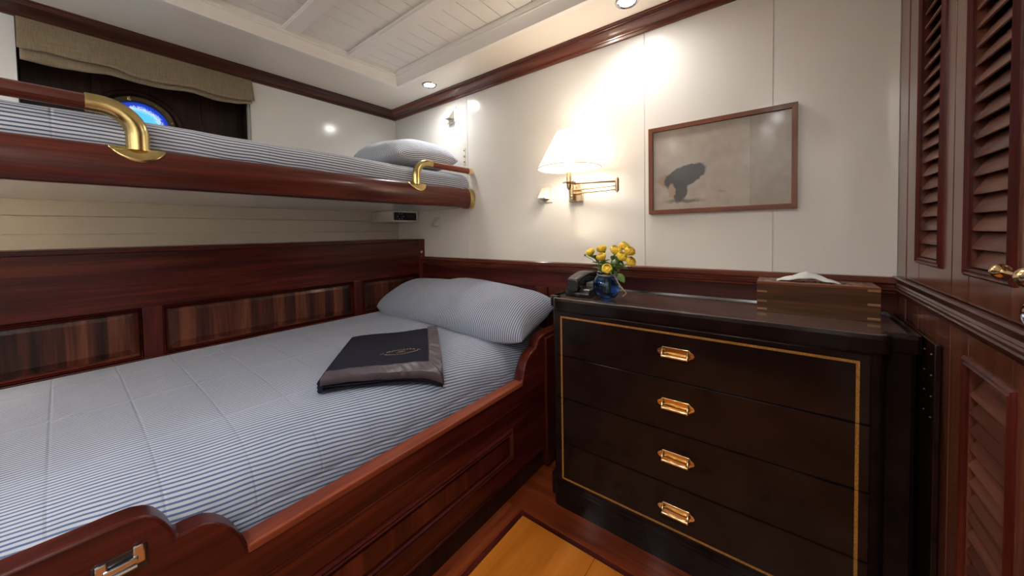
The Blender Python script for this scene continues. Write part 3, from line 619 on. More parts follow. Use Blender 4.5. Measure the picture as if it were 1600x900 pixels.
for sx in (-1, 1):
    for k in range(3): st(UC+sx*(0.165+0.012*k), VC+0.004*k, sx*0.006, 0.02-0.014*k)
O('gold_emblem', mb, GOLDTH, bk)

# ------------------------------------------------------------------ upper bunk
t = T('upper_bunk', 'upper bunk berth with rounded mahogany front rail and brass grab rails', 'bunk', (-1.8, 0.5, 1.2))
ub = t
O('bunk_base', MB().box(XL+0.002, -1.462, YF+0.02, YB-0.003, 1.203, 1.25, 0.003), CREAM, t)
rp = [(-1.49, 1.308), (-1.458, 1.309), (-1.448, 1.306), (-1.437, 1.296), (-1.428, 1.279), (-1.4245, 1.258), (-1.4245, 1.240), (-1.429, 1.220), (-1.437, 1.206), (-1.446, 1.199), (-1.49, 1.199)]
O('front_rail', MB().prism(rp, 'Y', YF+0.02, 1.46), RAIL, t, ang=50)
O('rail_end_cap', MB().prism([((x+1.455)*1.08-1.455, (z-1.254)*1.07+1.254) for x, z in rp], 'Y', 1.458, 1.497), OLDBRASS, t, ang=50)
def elbow(yv, s, r, zc, ybend_end, z0=1.30, rb=0.07):
    pts = [(-1.452, yv, z0), (-1.452, yv, zc-rb)]
    for i in range(1, 13):
        a = (PI/2)*i/12; pts.append((-1.452, yv+s*rb*(1-math.cos(a)), zc-rb+rb*math.sin(a)))
    pts.append((-1.452, ybend_end, zc)); return pts
def half_plate(yc, r):
    """half-moon flange wrapped over the rounded rail"""
    mb = MB(); n = 18; rows = 8; vs = []
    def onrail(d):
        path = [(-1.475, 1.3105), (-1.457, 1.3105), (-1.4455, 1.3065), (-1.4345, 1.297), (-1.4255, 1.280), (-1.422, 1.262), (-1.421, 1.24)]
        L = sprof(path); return catm(path, L, min(d, L[-1]))
    def fn(u, v):
        a = 2*u-1; y = yc+a*r; d1 = 0.018+0.062*math.sqrt(max(0, 1-a*a))**1.2; x, z = onrail(v*d1); return (x, y, z)
    return mb.grid(n, rows, fn)
for (yv, s, r, rbar, ye, yend, rp_, lab) in ((0.145, -1, 0.0245, 0.0205, 0.052, -0.7, 0.060, 'dark'), (1.102, 1, 0.0195, 0.0165, 1.2, 1.468, 0.056, 'light')):
    zc = 1.413
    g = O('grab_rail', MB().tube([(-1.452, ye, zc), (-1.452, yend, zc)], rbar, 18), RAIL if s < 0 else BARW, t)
    g['label'] = 'long dark wooden grab rail near the window' if s < 0 else 'short reddish wooden grab rail by the pillow'
    O('brass_elbow', MB().tube(elbow(yv, s, r, zc, ye), r, 18), OLDBRASS, g, ang=60)
    O('brass_flange', half_plate(yv, rp_), OLDBRASS, g, solid=0.004, ang=60)
    if s > 0: O('brass_end_cap', MB().lathe([(0.0, -0.001), (0.0185, 0.0), (0.0195, 0.004), (0.0195, 0.026), (0.017, 0.030), (0, 0.031)], (-1.452, 1.466, zc), 'Y', 18), BRASS, g)
uprof = [(-1.502, 1.2515), (-1.496, 1.27), (-1.492, 1.305), (-1.482, 1.325), (-1.479, 1.36), (-1.487, 1.382), (-1.503, 1.395), (-1.53, 1.400), (-1.7, 1.404), (-2.0, 1.404), (-2.17, 1.40), (-2.185, 1.38), (-2.185, 1.26), (-2.1, 1.2515), (-1.502, 1.2515)]
UL = sprof(uprof)
def um(u, v):
    s = (u**1.6)*UL[-1]; x, z = catm(uprof, UL, s); y = YF+0.05+v*(1.492-YF-0.05)
    if z > 1.31: z += 0.006*mnoise.noise((y*2.2, 0, 5))+0.003*mnoise.noise((y*7, x*4, 1))
    return (x, y, z)
tag(O('upper_mattress', capped(MB().grid(90, 110, um, lambda u, v: ((u**1.6)*UL[-1], v*2.3)), 90, 110), SHEETU, ang=70), 'thin upper bunk mattress in a blue striped sheet', 'mattress')
pillow('pillow', 'striped pillow propped up on the upper bunk', (-1.745, 1.245, 1.472), (0.24, 0.225), (0.05, 0.03, 0.0), PILLOWU, pa=3, pb=3, ea=0.5, eb=0.5, thick=0.112, nz=0.014)

# ------------------------------------------------------------------ roman shade, porthole
def shade_pt(layer):
    bot = [(-0.071, 1.709), (0.006, 1.708), (0.071, 1.712), (0.154, 1.722), (0.221, 1.718), (0.293, 1.718), (0.399, 1.727), (0.486, 1.719), (0.56, 1.725), (0.639, 1.74)]
    fold = [(-0.071, 1.742), (0.0, 1.750), (0.072, 1.746), (0.154, 1.749), (0.221, 1.733), (0.293, 1.735), (0.399, 1.744), (0.486, 1.738), (0.56, 1.742), (0.639, 1.752)]
    B = bot if layer else fold
    def yz(y):
        for a, b in zip(B, B[1:]):
            if a[0] <= y <= b[0]+1e-9:
                tt = (y-a[0])/(b[0]-a[0]); tt = tt*tt*(3-2*tt); return a[1]+(b[1]-a[1])*tt
        return B[-1][1]
    def fn(u, v):
        y = -0.071+u*0.71
        if layer: y = -0.066+u*0.70
        zb = yz(y); z = 1.866+(zb-1.866)*v
        x = XL+0.012+0.006*math.sin(u*17+v*3)*v+0.026*v if not layer else XL+0.006+0.006*math.sin(u*17+v*3)*v+0.010*v
        if v > 0.97: x -= 0.004
        return (x, y, z)
    return fn
t = T('roman_shade', 'beige linen roman shade drawn up above the porthole', 'window shade', (XL+0.01, 0.28, 1.72))
O('upper_fold', MB().grid(70, 20, shade_pt(0)), LINEN, t, ang=180, solid=0.0025)
O('lower_fold', MB().grid(70, 20, shade_pt(1)), LINEN, t, ang=180, solid=0.0025)
O('pull_cord', MB().tube([(XL+0.006, 0.621, 1.745), (XL+0.006, 0.623, 1.68), (XL+0.008, 0.626, 1.60), (XL+0.006, 0.628, 1.5)], 0.0016, 6), CORDM, t)
PY, PZ, PX = 0.237, 1.567, XL-0.117
t = T('window_1', 'round brass porthole glowing blue behind the upper bunk', 'porthole', (PX, PY, PZ)); t['kind'] = 'structure'
O('outer_ring', MB().lathe([(0.128, 0.0), (0.130, 0.010), (0.136, 0.016), (0.146, 0.014), (0.151, 0.008), (0.152, 0.0)], (PX, PY, PZ), 'X', 56, cap=False), DARKW, t)
O('inner_ring', MB().lathe([(0.098, 0.002), (0.099, 0.012), (0.104, 0.018), (0.120, 0.020), (0.126, 0.014), (0.128, 0.0)], (PX, PY, PZ), 'X', 56, cap=False), plain('dark_bronze', (0.10, 0.075, 0.045), rough=0.35, metal=0.9), t)
O('clamp', MB().box(PX+0.010, PX+0.026, PY-0.034, PY-0.022, PZ+0.098, PZ+0.118, 0.003), OLDBRASS, t)
O('pane', MB().lathe([(0.0, 0.006), (0.1, 0.006)], (PX, PY, PZ), 'X', 48, cap=False), PORTM, t)
for k in range(8):
    a = 2*PI*k/8+0.25
    O('bolt', MB().lathe([(0.0, 0.022), (0.003, 0.0215), (0.0042, 0.019), (0.0042, 0.015)], (PX, PY+0.112*math.cos(a), PZ+0.112*math.sin(a)), 'X', 10, cap=False), OLDBRASS, t)

# ------------------------------------------------------------------ dresser
t = T('chest_of_drawers', 'black lacquered chest of four drawers with gold inlay line and brass handles', 'dresser', (-0.25, 1.31, 0))
def plan(x0, x1, yf, yn, xa, xb, r, yb, g=0.0):
    """breakfront plan: main body x0..x1 front yf with rounded corners, set-back shoulders out to xa / xb at yn"""
    P = [(xa-g, yb)]
    P += [(xa-g, yn-g+0.008), (xa-g+0.008, yn-g), (x0-g, yn-g)]
    P += [(x0-g+r-r*math.cos(q), yf-g+r-r*math.sin(q)) for q in [PI/2*i/8 for i in range(9)]]
    P += [(x1+g-r+r*math.sin(q), yf-g+r-r*math.cos(q)) for q in [PI/2*i/8 for i in range(9)]]
    P += [(x1+g, yn-g), (xb+g-0.008, yn-g), (xb+g, yn-g+0.008), (xb+g, yb)]
    return P
def slab(P, z0, z1): return MB().prism(P, 'Z', z0, z1)
DA = (-0.692, 0.196, 1.147, 1.19, -0.722, 0.246, 0.032, 1.478)
O('carcass', slab(plan(*DA), 0.06, 0.757), LACQ, t, ang=30)
O('plinth', slab(plan(*DA, g=0.010), 0.0, 0.078), LACQ, t, ang=30)
o = O('plinth_bead', slab(plan(*DA, g=0.005), 0.078, 0.088), LACQ, t, ang=30)
O('top_bead', slab(plan(*DA, g=0.003), 0.7535, 0.7575), LACQ, t, ang=30)
O('top_slab', slab(plan(*DA, g=0.008), 0.7575, 0.7895), LACQ, t, ang=30)
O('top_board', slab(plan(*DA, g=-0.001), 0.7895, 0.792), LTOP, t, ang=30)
# raised gallery rim
P0 = plan(*DA, g=0.008); mb = MB()
def inset(P, d):
    cx = sum(p[0] for p in P)/len(P); n = len(P); Q = []
    for i in range(n):
        a = Vector(P[i-1]); b = Vector(P[i]); c = Vector(P[(i+1) % n]); e1 = (b-a).normalized(); e2 = (c-b).normalized()
        n1 = Vector((-e1.y, e1.x)); n2 = Vector((-e2.y, e2.x)); m = (n1+n2).normalized(); k = d/max(0.5, m.dot(n1)); Q.append(tuple(b+m*k))
    return Q
Q0 = inset(P0, 0.014); n = len(P0)
vs = [(x, y, 0.7893) for x, y in P0]+[(x, y, 0.7985) for x, y in inset(P0, 0.001)]+[(x, y, 0.8) for x, y in inset(P0, 0.004)]+[(x, y, 0.8) for x, y in inset(P0, 0.011)]+[(x, y, 0.7915) for x, y in Q0]
mb.add(vs, [(k*n+i, k*n+(i+1) % n, (k+1)*n+(i+1) % n, (k+1)*n+i) for k in range(4) for i in range(n)])
O('gallery_rim', mb, RIML, t, ang=30)
O('side_panel', MB().box(0.258, 0.2675, 1.128, 1.478, 0.0, 0.797, 0.002), LACQ, t)
mb = MB()
for zz in range(4):
    for dy in (0.0, -0.045):
        O('shelf_stud', MB().lathe([(0.0, -0.002), (0.0014, -0.0016), (0.002, 0.0)], (0.258, 1.190+dy, 0.771-zz*0.046), 'X', 10, cap=False), STUD, t)
DZ = [0.752, 0.584, 0.422, 0.253, 0.098]; DX0, DX1, DY = -0.684, 0.166, 1.140
HX = -0.256
for k in range(4):
    z1, z0 = DZ[k]-0.0012, DZ[k+1]+0.0012
    d = O('drawer', MB().box(DX0, DX1, DY, DY+0.012, z0, z1, 0.0026), LACQ, t)
    ix0, ix1, wd = -0.6575, 0.147, 0.0065
    zt = 0.734 if k == 0 else z1; zb = 0.111 if k == 3 else z0
    q = [(ix0, ix0+wd, zb, zt), (ix1-wd, ix1, zb, zt)]
    if k == 0: q.append((ix0+wd, ix1-wd, zt-wd, zt))
    if k == 3: q.append((ix0+wd, ix1-wd, zb, zb+wd))
    for a0, a1, c0, c1 in q: O('inlay_line', MB().box(a0, a1, DY-0.0006, DY+0.002, c0, c1), INLAY, d, smooth=False)
    hz = (0.672, 0.510, 0.344, 0.176)[k]
    poly = [(HX-0.054, hz), (HX-0.050, hz+0.007), (HX-0.042, hz+0.011), (HX-0.038, hz+0.016), (HX+0.038, hz+0.016), (HX+0.042, hz+0.011), (HX+0.050, hz+0.007), (HX+0.054, hz), (HX+0.050, hz-0.007), (HX+0.042, hz-0.011), (HX+0.038, hz-0.016), (HX-0.038, hz-0.016), (HX-0.042, hz-0.011), (HX-0.050, hz-0.007)]
    h = O('handle_plate', MB().prism(poly, 'Y', DY-0.003, DY), BRASS, d, ang=20)
    bv = h.modifiers.new('bev', 'BEVEL'); bv.width = 0.001; bv.segments = 2
    mb = MB().tube([(HX-0.036, DY-0.002, hz+0.010), (HX-0.036, DY-0.013, hz+0.005), (HX-0.036, DY-0.017, hz-0.006), (HX-0.036, DY-0.017, hz-0.009)], 0.0035, 8)
    mb.tube([(HX+0.036, DY-0.002, hz+0.010), (HX+0.036, DY-0.013, hz+0.005), (HX+0.036, DY-0.017, hz-0.006), (HX+0.036, DY-0.017, hz-0.009)], 0.0035, 8)
    xs = [-0.040, -0.037, -0.034, -0.031, -0.028, 0.028, 0.031, 0.034, 0.037, 0.040]; rr = [0.002, 0.0055, 0.0055, 0.0038, 0.0048, 0.0048, 0.0038, 0.0055, 0.0055, 0.002]
    mb.tube([(HX+x, DY-0.017, hz-0.009) for x in xs], rr, 12)
    O('handle_bail', mb, BRASS, d, ang=50)
    for sx in (-1, 1):
        O('handle_screw', MB().lathe([(0.0, -0.0045), (0.0018, -0.004), (0.0025, -0.003)], (HX+sx*0.0465, DY, hz), 'Y', 10, cap=False), BRASS, d)

# ------------------------------------------------------------------ telephone
ZT = 0.792
t = T('telephone', 'black desk telephone with coiled cord beside the blue vase', 'telephone', (-0.645, 1.34, ZT))
px0, px1 = -0.697, -0.590
mb = MB(); body = [(1.245, ZT), (1.245, ZT+0.014), (1.262, ZT+0.030), (1.30, ZT+0.036), (1.42, ZT+0.050), (1.45, ZT+0.046), (1.455, ZT)]
o = O('base', MB().prism(body, 'X', px0, px1), BLACK, t, ang=30)
bv = o.modifiers.new('bev', 'BEVEL'); bv.width = 0.006; bv.segments = 3
hp = []; hr = []
for i in range(17):
    s = i/16; y = 1.240+0.205*s; z = ZT+0.046+0.028*math.sin(PI*s)**0.8+0.010*s
    hp.append((y, z)); hr.append(0.013+0.010*max(0, abs(2*s-1)-0.45)/0.55)
mb = MB()
nn = 14; vs = []
for (y, z), r in zip(hp, hr):
    for k in range(nn):
        a = 2*PI*k/nn; ca, sa = math.cos(a), math.sin(a)
        sx = math.copysign(abs(ca)**0.55, ca); sz = math.copysign(abs(sa)**0.55, sa)
        vs.append((-0.660+sx*0.026, y, z+sz*r-(0.006 if sz < 0 else 0)))
fs = [(i*nn+k, i*nn+(k+1) % nn, (i+1)*nn+(k+1) % nn, (i+1)*nn+k) for i in range(16) for k in range(nn)]+[tuple(range(nn)), tuple(16*nn+k for k in range(nn))]
h = O('handset', mb.add(vs, fs), BLACK, t, ang=50)
bv = h.modifiers.new('bev', 'BEVEL'); bv.width = 0.004; bv.segments = 3; bv.limit_method = 'ANGLE'; bv.angle_limit = math.radians(50)
O('mouthpiece', MB().box(-0.684, -0.636, 1.242, 1.285, ZT+0.036, ZT+0.058, 0.006), BLACK, t)
O('earpiece', MB().box(-0.684, -0.636, 1.400, 1.442, ZT+0.044, ZT+0.070, 0.006), BLACK, t)
O('cradle', MB().box(-0.691, -0.630, 1.262, 1.29, ZT+0.030, ZT+0.040, 0.003), BLACK, t)
O('cradle', MB().box(-0.691, -0.630, 1.395, 1.44, ZT+0.044, ZT+0.050, 0.003), BLACK, t)
O('keypad', MB().box(-0.628, -0.597, 1.30, 1.41, ZT+0.034, ZT+0.050, 0.002), plain('phone_grey', (0.1, 0.1, 0.1), rough=0.3), t)
pts = []
for i in range(180):
    s = i/179; a = s*2*PI*22; yy = 1.243-0.016*math.sin(PI*s)
    pts.append((-0.682+0.105*s+0.0045*math.cos(a)*0.3, yy+0.0045*math.cos(a), ZT+0.007+0.018*(1-s)**3+0.0045*math.sin(a)))
O('coiled_cord', MB().tube(pts, 0.0013, 6), BLACK, t)
O('line_cord', MB().tube([(-0.695, 1.26, ZT+0.006), (-0.702, 1.245, ZT+0.010), (-0.715, 1.225, ZT+0.0105), (-0.722, 1.21, ZT+0.010)], 0.0018, 6), BLACK, t)

# ------------------------------------------------------------------ vase and roses
VX, VY = -0.526, 1.262
t = T('flower_vase', 'round cobalt blue glass vase tied with raffia on the dresser', 'vase', (VX, VY, ZT))
outer = [(0.0, 0.0), (0.024, 0.0), (0.032, 0.004), (0.042, 0.018), (0.048, 0.032), (0.0505, 0.046), (0.0500, 0.058), (0.0465, 0.072), (0.0395, 0.084), (0.032, 0.091), (0.030, 0.097), (0.034, 0.104)]
inner = [(0.032, 0.104), (0.0275, 0.097), (0.0295, 0.091), (0.037, 0.083), (0.044, 0.071), (0.0472, 0.058), (0.0475, 0.046), (0.045, 0.034), (0.039, 0.021), (0.028, 0.010), (0.0, 0.009)]
O('glass_body', MB().lathe(outer+inner, (VX, VY, ZT+0.0005), seg=36, cap=False), BLUEGLASS, t, ang=60)
O('water', MB().lathe([(0.0, 0.0095), (0.0275, 0.0105), (0.0385, 0.0215), (0.0445, 0.034), (0.047, 0.046), (0.0467, 0.058), (0.0435, 0.071), (0.040, 0.077), (0.0, 0.077)], (VX, VY, ZT+0.0005), seg=36, cap=False), glassm('vase_water', (0.75, 0.85, 0.95), ior=1.33), t, ang=60)
mb = MB()
for k in range(3):
    mb.tube([(VX+(0.0315+0.001*k)*math.cos(a), VY+(0.0315+0.001*k)*math.sin(a), ZT+0.090+0.0025*k+0.002*math.sin(a*2+k)) for a in [2*PI*i/28 for i in range(28)]], 0.0016, 6, closed=True)
mb.tube([(VX+0.030, VY-0.006, ZT+0.092), (VX+0.046, VY-0.012, ZT+0.075), (VX+0.060, VY-0.016, ZT+0.052), (VX+0.075, VY-0.018, ZT+0.040)], 0.0017, 6)
mb.tube([(VX+0.030, VY-0.010, ZT+0.092), (VX+0.050, VY-0.004, ZT+0.064), (VX+0.064, VY+0.004, ZT+0.040), (VX+0.078, VY-0.004, ZT+0.030), (VX+0.066, VY-0.010, ZT+0.018)], 0.0015, 6)
O('raffia_tie', mb, RAFFIA, t)
def petal(c, ax, r, h, ph, spread):
    """one cupped petal of a rose around axis ax"""
    ax = Vector(ax).normalized(); u = ax.orthogonal().normalized(); v = ax.cross(u)
    out = MB()
    def fn(a, b):
        th = ph+(a-0.5)*1.9*(1-0.35*b); rr = r*(0.30+spread*1.05*math.sin(PI*(0.08+0.74*b)))*(1+0.06*math.sin(a*9)); hh = h*1.15*(b-0.42)-0.10*h*abs(a-0.5)*2*b
        return tuple(Vector(c)+(u*math.cos(th)+v*math.sin(th))*rr+ax*hh)
    out.grid(6, 5, fn); return out
def leaf_mb(base, d, L, W, up):
    mb = MB(); d = Vector(d).normalized(); s = d.cross(Vector(up)).normalized(); n = s.cross(d)
    def fn(a, b):
        ww = W*math.sin(PI*min(1, b*0.97+0.03))**0.8; return tuple(Vector(base)+d*(L*b)+s*((a-0.5)*ww)+n*(0.25*ww*abs(a-0.5)*2-0.15*L*b*b))
    return mb.grid(4, 7, fn)
roses = [((-0.588, 1.262, 0.968), 0.0155, 'yellow rose at far left of the vase bouquet'), ((-0.553, 1.285, 0.979), 0.017, 'tall yellow rose, second from left in the bouquet'),
         ((-0.537, 1.245, 0.951), 0.0165, 'yellow rose at left front, below two taller blooms'), ((-0.487, 1.255, 0.977), 0.0175, 'yellow rose just left of the topmost bloom'),
         ((-0.466, 1.285, 0.992), 0.0155, 'topmost yellow rose of the vase bouquet'), ((-0.437, 1.262, 0.974), 0.0165, 'upper right yellow rose against the cream wall'),
         ((-0.460, 1.245, 0.955), 0.0170, 'yellow rose at right front between larger blooms'), ((-0.432, 1.255, 0.937), 0.0170, 'rightmost drooping yellow rose of the bouquet'),
         ((-0.508, 1.225, 0.911), 0.0160, 'lowest yellow rose resting on the vase rim')]
random.seed(11)
neck = Vector((VX, VY, ZT+0.100))
for i, (c, r, lab) in enumerate(roses):
    c = Vector(c); r *= 1.2; rt = T('rose', lab, 'flower', (neck.x+(c.x-neck.x)*0.1, neck.y+(c.y-neck.y)*0.1, neck.z), 'yellow roses in the vase')
    ax = ((c-neck).normalized()+Vector((0.15*random.uniform(-1, 1), -0.35, 0.35))).normalized()
    mb = MB()
    for ring, (cnt, rr, hh, spd) in enumerate(((3, 0.45, 1.25, 0.35), (4, 0.75, 1.25, 0.5), (5, 1.0, 1.15, 0.65))):
        for k in range(cnt):
            pm = petal(c, ax, r*rr, r*hh, 2*PI*k/cnt+ring*0.6+i, spd); mb.add(pm.v, pm.f)
    mb.lathe([(0.0, -0.4*r), (0.6*r, -0.35*r), (0.75*r, 0.0), (0.6*r, 0.45*r), (0.0, 0.5*r)], c, seg=10, cap=False)
    O('bloom', mb, PETAL, rt, ang=80, solid=0.0006)
    b0 = c-ax*r*0.4; start = Vector((neck.x+(c.x-neck.x)*0.12, neck.y+(c.y-neck.y)*0.12, ZT+0.03))
    m1 = Vector((neck.x+(c.x-neck.x)*0.18, neck.y+(c.y-neck.y)*0.18, ZT+0.10)); m2 = m1.lerp(b0, 0.6)+Vector((0, 0, 0.006))
    O('stem', MB().tube([start, m1, m2, b0], 0.0018, 7), STEMG, rt)
    mb = MB()
    for k in range(9):
        s = random.uniform(-0.05, 0.85); b = m1.lerp(b0, s); d = Vector((random.uniform(-1, 1), random.uniform(-1, 0.6), random.uniform(-0.2, 0.9)))
        lm = leaf_mb(b, d, random.uniform(0.022, 0.040), random.uniform(0.010, 0.018), (0.2, -0.3, 1)); mb.add(lm.v, lm.f)
    if i == 7:
        lm = leaf_mb(Vector((-0.470, 1.235, 0.895)), (0.7, -0.2, -0.8), 0.040, 0.024, (0.4, -1, 0.3)); mb.add(lm.v, lm.f)
    O('leaves', mb, LEAF, rt, ang=80, solid=0.0005)
rt = T('rosebud', 'tiny closed green bud on a thin stem left of the bouquet', 'flower', tuple(neck), 'yellow roses in the vase')
O('stem', MB().tube([(neck.x-0.006, neck.y, ZT+0.04), (neck.x-0.01, neck.y, ZT+0.105), (neck.x-0.05, neck.y, 0.935), (-0.611, 1.262, 0.953)], 0.0011, 6), STEMG, rt)
O('bud', MB().lathe([(0, -0.004), (0.0035, -0.002), (0.004, 0.002), (0.0018, 0.006), (0, 0.007)], (-0.613, 1.262, 0.955), seg=10, cap=False), LEAF, rt)

# ------------------------------------------------------------------ tissue box
bx0, bx1, by0, by1, bz1 = -0.061, 0.210, 1.330, 1.450, 0.886
t = T('tissue_box', 'wooden tissue box with carved lid on the dresser, tissue showing', 'tissue box', ((bx0+bx1)/2, (by0+by1)/2, ZT))
O('box_body', MB().box(bx0, bx1, by0, by0+0.008, ZT, bz1-0.007, 0.001).box(bx0, bx1, by1-0.008, by1, ZT, bz1-0.007, 0.001).box(bx0, bx0+0.008, by0+0.008, by1-0.008, ZT, bz1-0.007).box(bx1-0.008, bx1, by0+0.008, by1-0.008, ZT, bz1-0.007).box(bx0+0.008, bx1-0.008, by0+0.008, by1-0.008, ZT, ZT+0.006), TEAK, t)
sx0, sx1, sy0, sy1 = bx0+0.055, bx1-0.055, by0+0.045, by1-0.045
O('carved_lid', MB().box(bx0+0.012, sx0, by0+0.012, by1-0.012, bz1-0.008, bz1-0.001).box(sx1, bx1-0.012, by0+0.012, by1-0.012, bz1-0.008, bz1-0.001).box(sx0, sx1, by0+0.012, sy0, bz1-0.008, bz1-0.001).box(sx0, sx1, sy1, by1-0.012, bz1-0.008, bz1-0.001), CARVED, t, smooth=False)
O('lid_border', MB().box(bx0, bx1, by0, by0+0.012, bz1-0.007, bz1, 0.001).box(bx0, bx1, by1-0.012, by1, bz1-0.007, bz1, 0.001).box(bx0, bx0+0.012, by0+0.012, by1-0.012, bz1-0.007, bz1, 0.001).box(bx1-0.012, bx1, by0+0.012, by1-0.012, bz1-0.007, bz1, 0.001), PICW, t)
for k, (xa, zz) in enumerate(((bx1-0.026, ZT+0.006), (bx1-0.026, ZT+0.044), (bx1-0.026, ZT+0.082), (bx0, ZT+0.006), (bx0, ZT+0.03), (bx0, ZT+0.06))):
    O('finger_joint', MB().box(xa+0.0005, xa+0.0255, by0-0.0004, by0+0.002, zz, zz+0.006), TEAKL, t, smooth=False)
def tis(u, v):
    a = 2*u-1; xx = (bx0+bx1)/2-0.012+a*0.075; pk = max(0, 1-abs(a+0.02))**0.85
    yy = (by0+by1)/2-0.022+0.05*v+0.004*math.sin(a*6); fz = math.sin(PI*min(1, 0.15+v*0.7))
    return (xx, yy, bz1-0.002+0.032*pk*fz+0.0015*math.sin(u*23+v*9))
tag(O('tissue', MB().grid(40, 12, tis), TISSUE, ang=80, solid=0.001), 'white paper tissue peaking out of the carved wooden box', 'tissue')

# ------------------------------------------------------------------ wall lamp
def wall_lamp(label, wall_y, s, dx, watts):
    """swing-arm lamp; s = +1 on the far wall, -1 the added unseen one on the wall behind the camera"""
    LX, LY = -0.728, 1.352
    t = T('wall_lamp', label, 'lamp', (-0.77, YB, 1.24))
    O('wall_plate', MB().box(-0.800, -0.732, YB-0.020, YB, 1.190, 1.285, 0.003), PALEBRASS, t)
    O('pivot', MB().lathe([(0.0, -0.050), (0.007, -0.050), (0.009, -0.046), (0.009, 0.046), (0.007, 0.050), (0, 0.050)], (-0.775, YB-0.032, 1.245), seg=16, cap=False).box(-0.790, -0.760, YB-0.034, YB-0.018, 1.225, 1.265, 0.003), PALEBRASS, t)
    O('switch_knob', MB().lathe([(0, -0.016), (0.004, -0.015), (0.005, -0.009), (0.003, -0.006), (0.003, 0)], (-0.770, YB-0.040, 1.212), 'Y', 12, cap=False), BRASS, t)
    JX, JY = -0.548, 1.437
    O('lower_arm', MB().tube([(-0.775, YB-0.032, 1.226), (JX, JY, 1.226)], 0.0042, 10).tube([(-0.775, YB-0.032, 1.242), (JX, JY, 1.242)], 0.0042, 10), PALEBRASS, t)
    O('upper_arm', MB().tube([(JX, JY, 1.258), (LX, LY, 1.258)], 0.0045, 10), PALEBRASS, t)
    O('elbow_joint', MB().lathe([(0, -0.032), (0.004, -0.031), (0.004, -0.027), (0.008, -0.026), (0.008, 0.026), (0.004, 0.027), (0.004, 0.031), (0, 0.032)], (JX, JY, 1.243), seg=16, cap=False), PALEBRASS, t)
    O('lamp_holder', MB().lathe([(0.0, -0.024), (0.004, -0.022), (0.009, -0.016), (0.011, -0.010), (0.011, 0.004), (0.028, 0.007), (0.030, 0.010), (0.012, 0.013), (0.011, 0.020), (0.011, 0.055), (0, 0.056)], (LX, LY, 1.252), seg=20, cap=False), PALEBRASS, t)
    zb, zt, rb, rt_ = 1.322, 1.478, 0.135, 0.050
    sh = O('shade', MB().lathe([(rb, zb), (rb*0.75+rt_*0.25, zb*0.75+zt*0.25), ((rb+rt_)/2, (zb+zt)/2), (rb*0.25+rt_*0.75, zb*0.25+zt*0.75), (rt_, zt)], (LX, LY, 0), seg=48, cap=False), SHADE, t, ang=180)
    O('shade_trim', MB().tube([(LX+rb*math.cos(2*PI*i/48), LY+rb*math.sin(2*PI*i/48), zb) for i in range(48)], 0.0015, 6, closed=True), SHADETRIM, sh)
    mb = MB()
    for k in range(3):
        a = 2*PI*k/3+0.4; mb.tube([(LX+0.012*math.cos(a), LY+0.012*math.sin(a), 1.405), (LX+rt_*0.98*math.cos(a), LY+rt_*0.98*math.sin(a), zt-0.004)], 0.0012, 5)
    O('shade_spider', mb, PALEBRASS, sh)
    O('bulb', MB().lathe([(0.0, 0.0), (0.012, 0.002), (0.014, 0.02), (0.022, 0.045), (0.024, 0.06), (0.018, 0.078), (0, 0.086)], (LX, LY, 1.308), seg=18, cap=False), BULBM, t)
    ld = bpy.data.lights.new('wall_lamp_bulb', 'POINT'); ld.energy = watts; ld.shadow_soft_size = 0.028; ld.color = (1.0, 0.91, 0.79)
    lo = bpy.data.objects.new('wall_lamp_bulb', ld); COL.objects.link(lo); lo.parent = t; lo.location = Vector((LX, LY, 1.425))-wloc(t)
    if s < 0:
        t.location = (-0.77+dx, wall_y, 0.88); t.rotation_euler = (0, 0, PI)
    return t
wall_lamp('brass swing-arm wall lamp with glowing white cone shade beside the picture', YB, 1, 0, BULB_W)
wall_lamp('added unseen wall lamp under the upper bunk at the foot of the lower bed', YF, -1, -0.98, 5.0)  # added out of view to brighten the space under the bunk

# ------------------------------------------------------------------ small wall fixtures
def wedge(xc, zc, label):
    t = T('wedge_wall_fixture', label, 'wall fixture', (xc, YB, zc), 'white wedge fixtures')
    O('base_plate', MB().box(xc-0.042, xc+0.042, YB-0.004, YB, zc-0.046, zc+0.046, 0.001), WHITE, t)
    mb = MB().prism([(YB-0.004, zc+0.028), (YB-0.046, zc-0.024), (YB-0.044, zc-0.029), (YB-0.004, zc-0.029)], 'X', xc-0.020, xc+0.024)
    O('wedge_hood', mb, WHITE, t, smooth=False)
    O('underside_slot', MB().box(xc-0.014, xc+0.018, YB-0.038, YB-0.010, zc-0.0305, zc-0.0288), plain('slot_grey', (0.25, 0.22, 0.18), rough=0.6), t, smooth=False)
wedge(-1.612, 1.778, 'white wedge fixture high on the wall above the upper bunk pillow')
wedge(-1.765, 1.130, 'white wedge fixture on the wall under the upper bunk')
wedge(-0.940, 1.243, 'white wedge fixture glowing in lamp light left of the wall lamp')
t = T('bracket_plate', 'narrow pale three-screw plate on the wall above the bunk rail end', 'bracket', (-1.507, YB, 1.51))
O('plate', MB().box(-1.516, -1.498, YB-0.003, YB, 1.462, 1.562, 0.001), WHITE, t)
for z, r in ((1.545, 0.005), (1.511, 0.008), (1.478, 0.005)):
    O('screw', MB().lathe([(0, -0.006), (r*0.7, -0.0055), (r, -0.003)], (-1.507, YB, z), 'Y', 12, cap=False), OLDBRASS, t)
t = T('brass_socket', 'small round brass socket on the corner post of the panelling', 'socket', (XW+0.003, 1.466, 0.934))
O('ring', MB().lathe([(0.003, 0.002), (0.004, 0.004), (0.008, 0.004), (0.0095, 0.0)], (XW+0.003, 1.470, 0.932), 'X', 20, cap=False), BRASS, t)
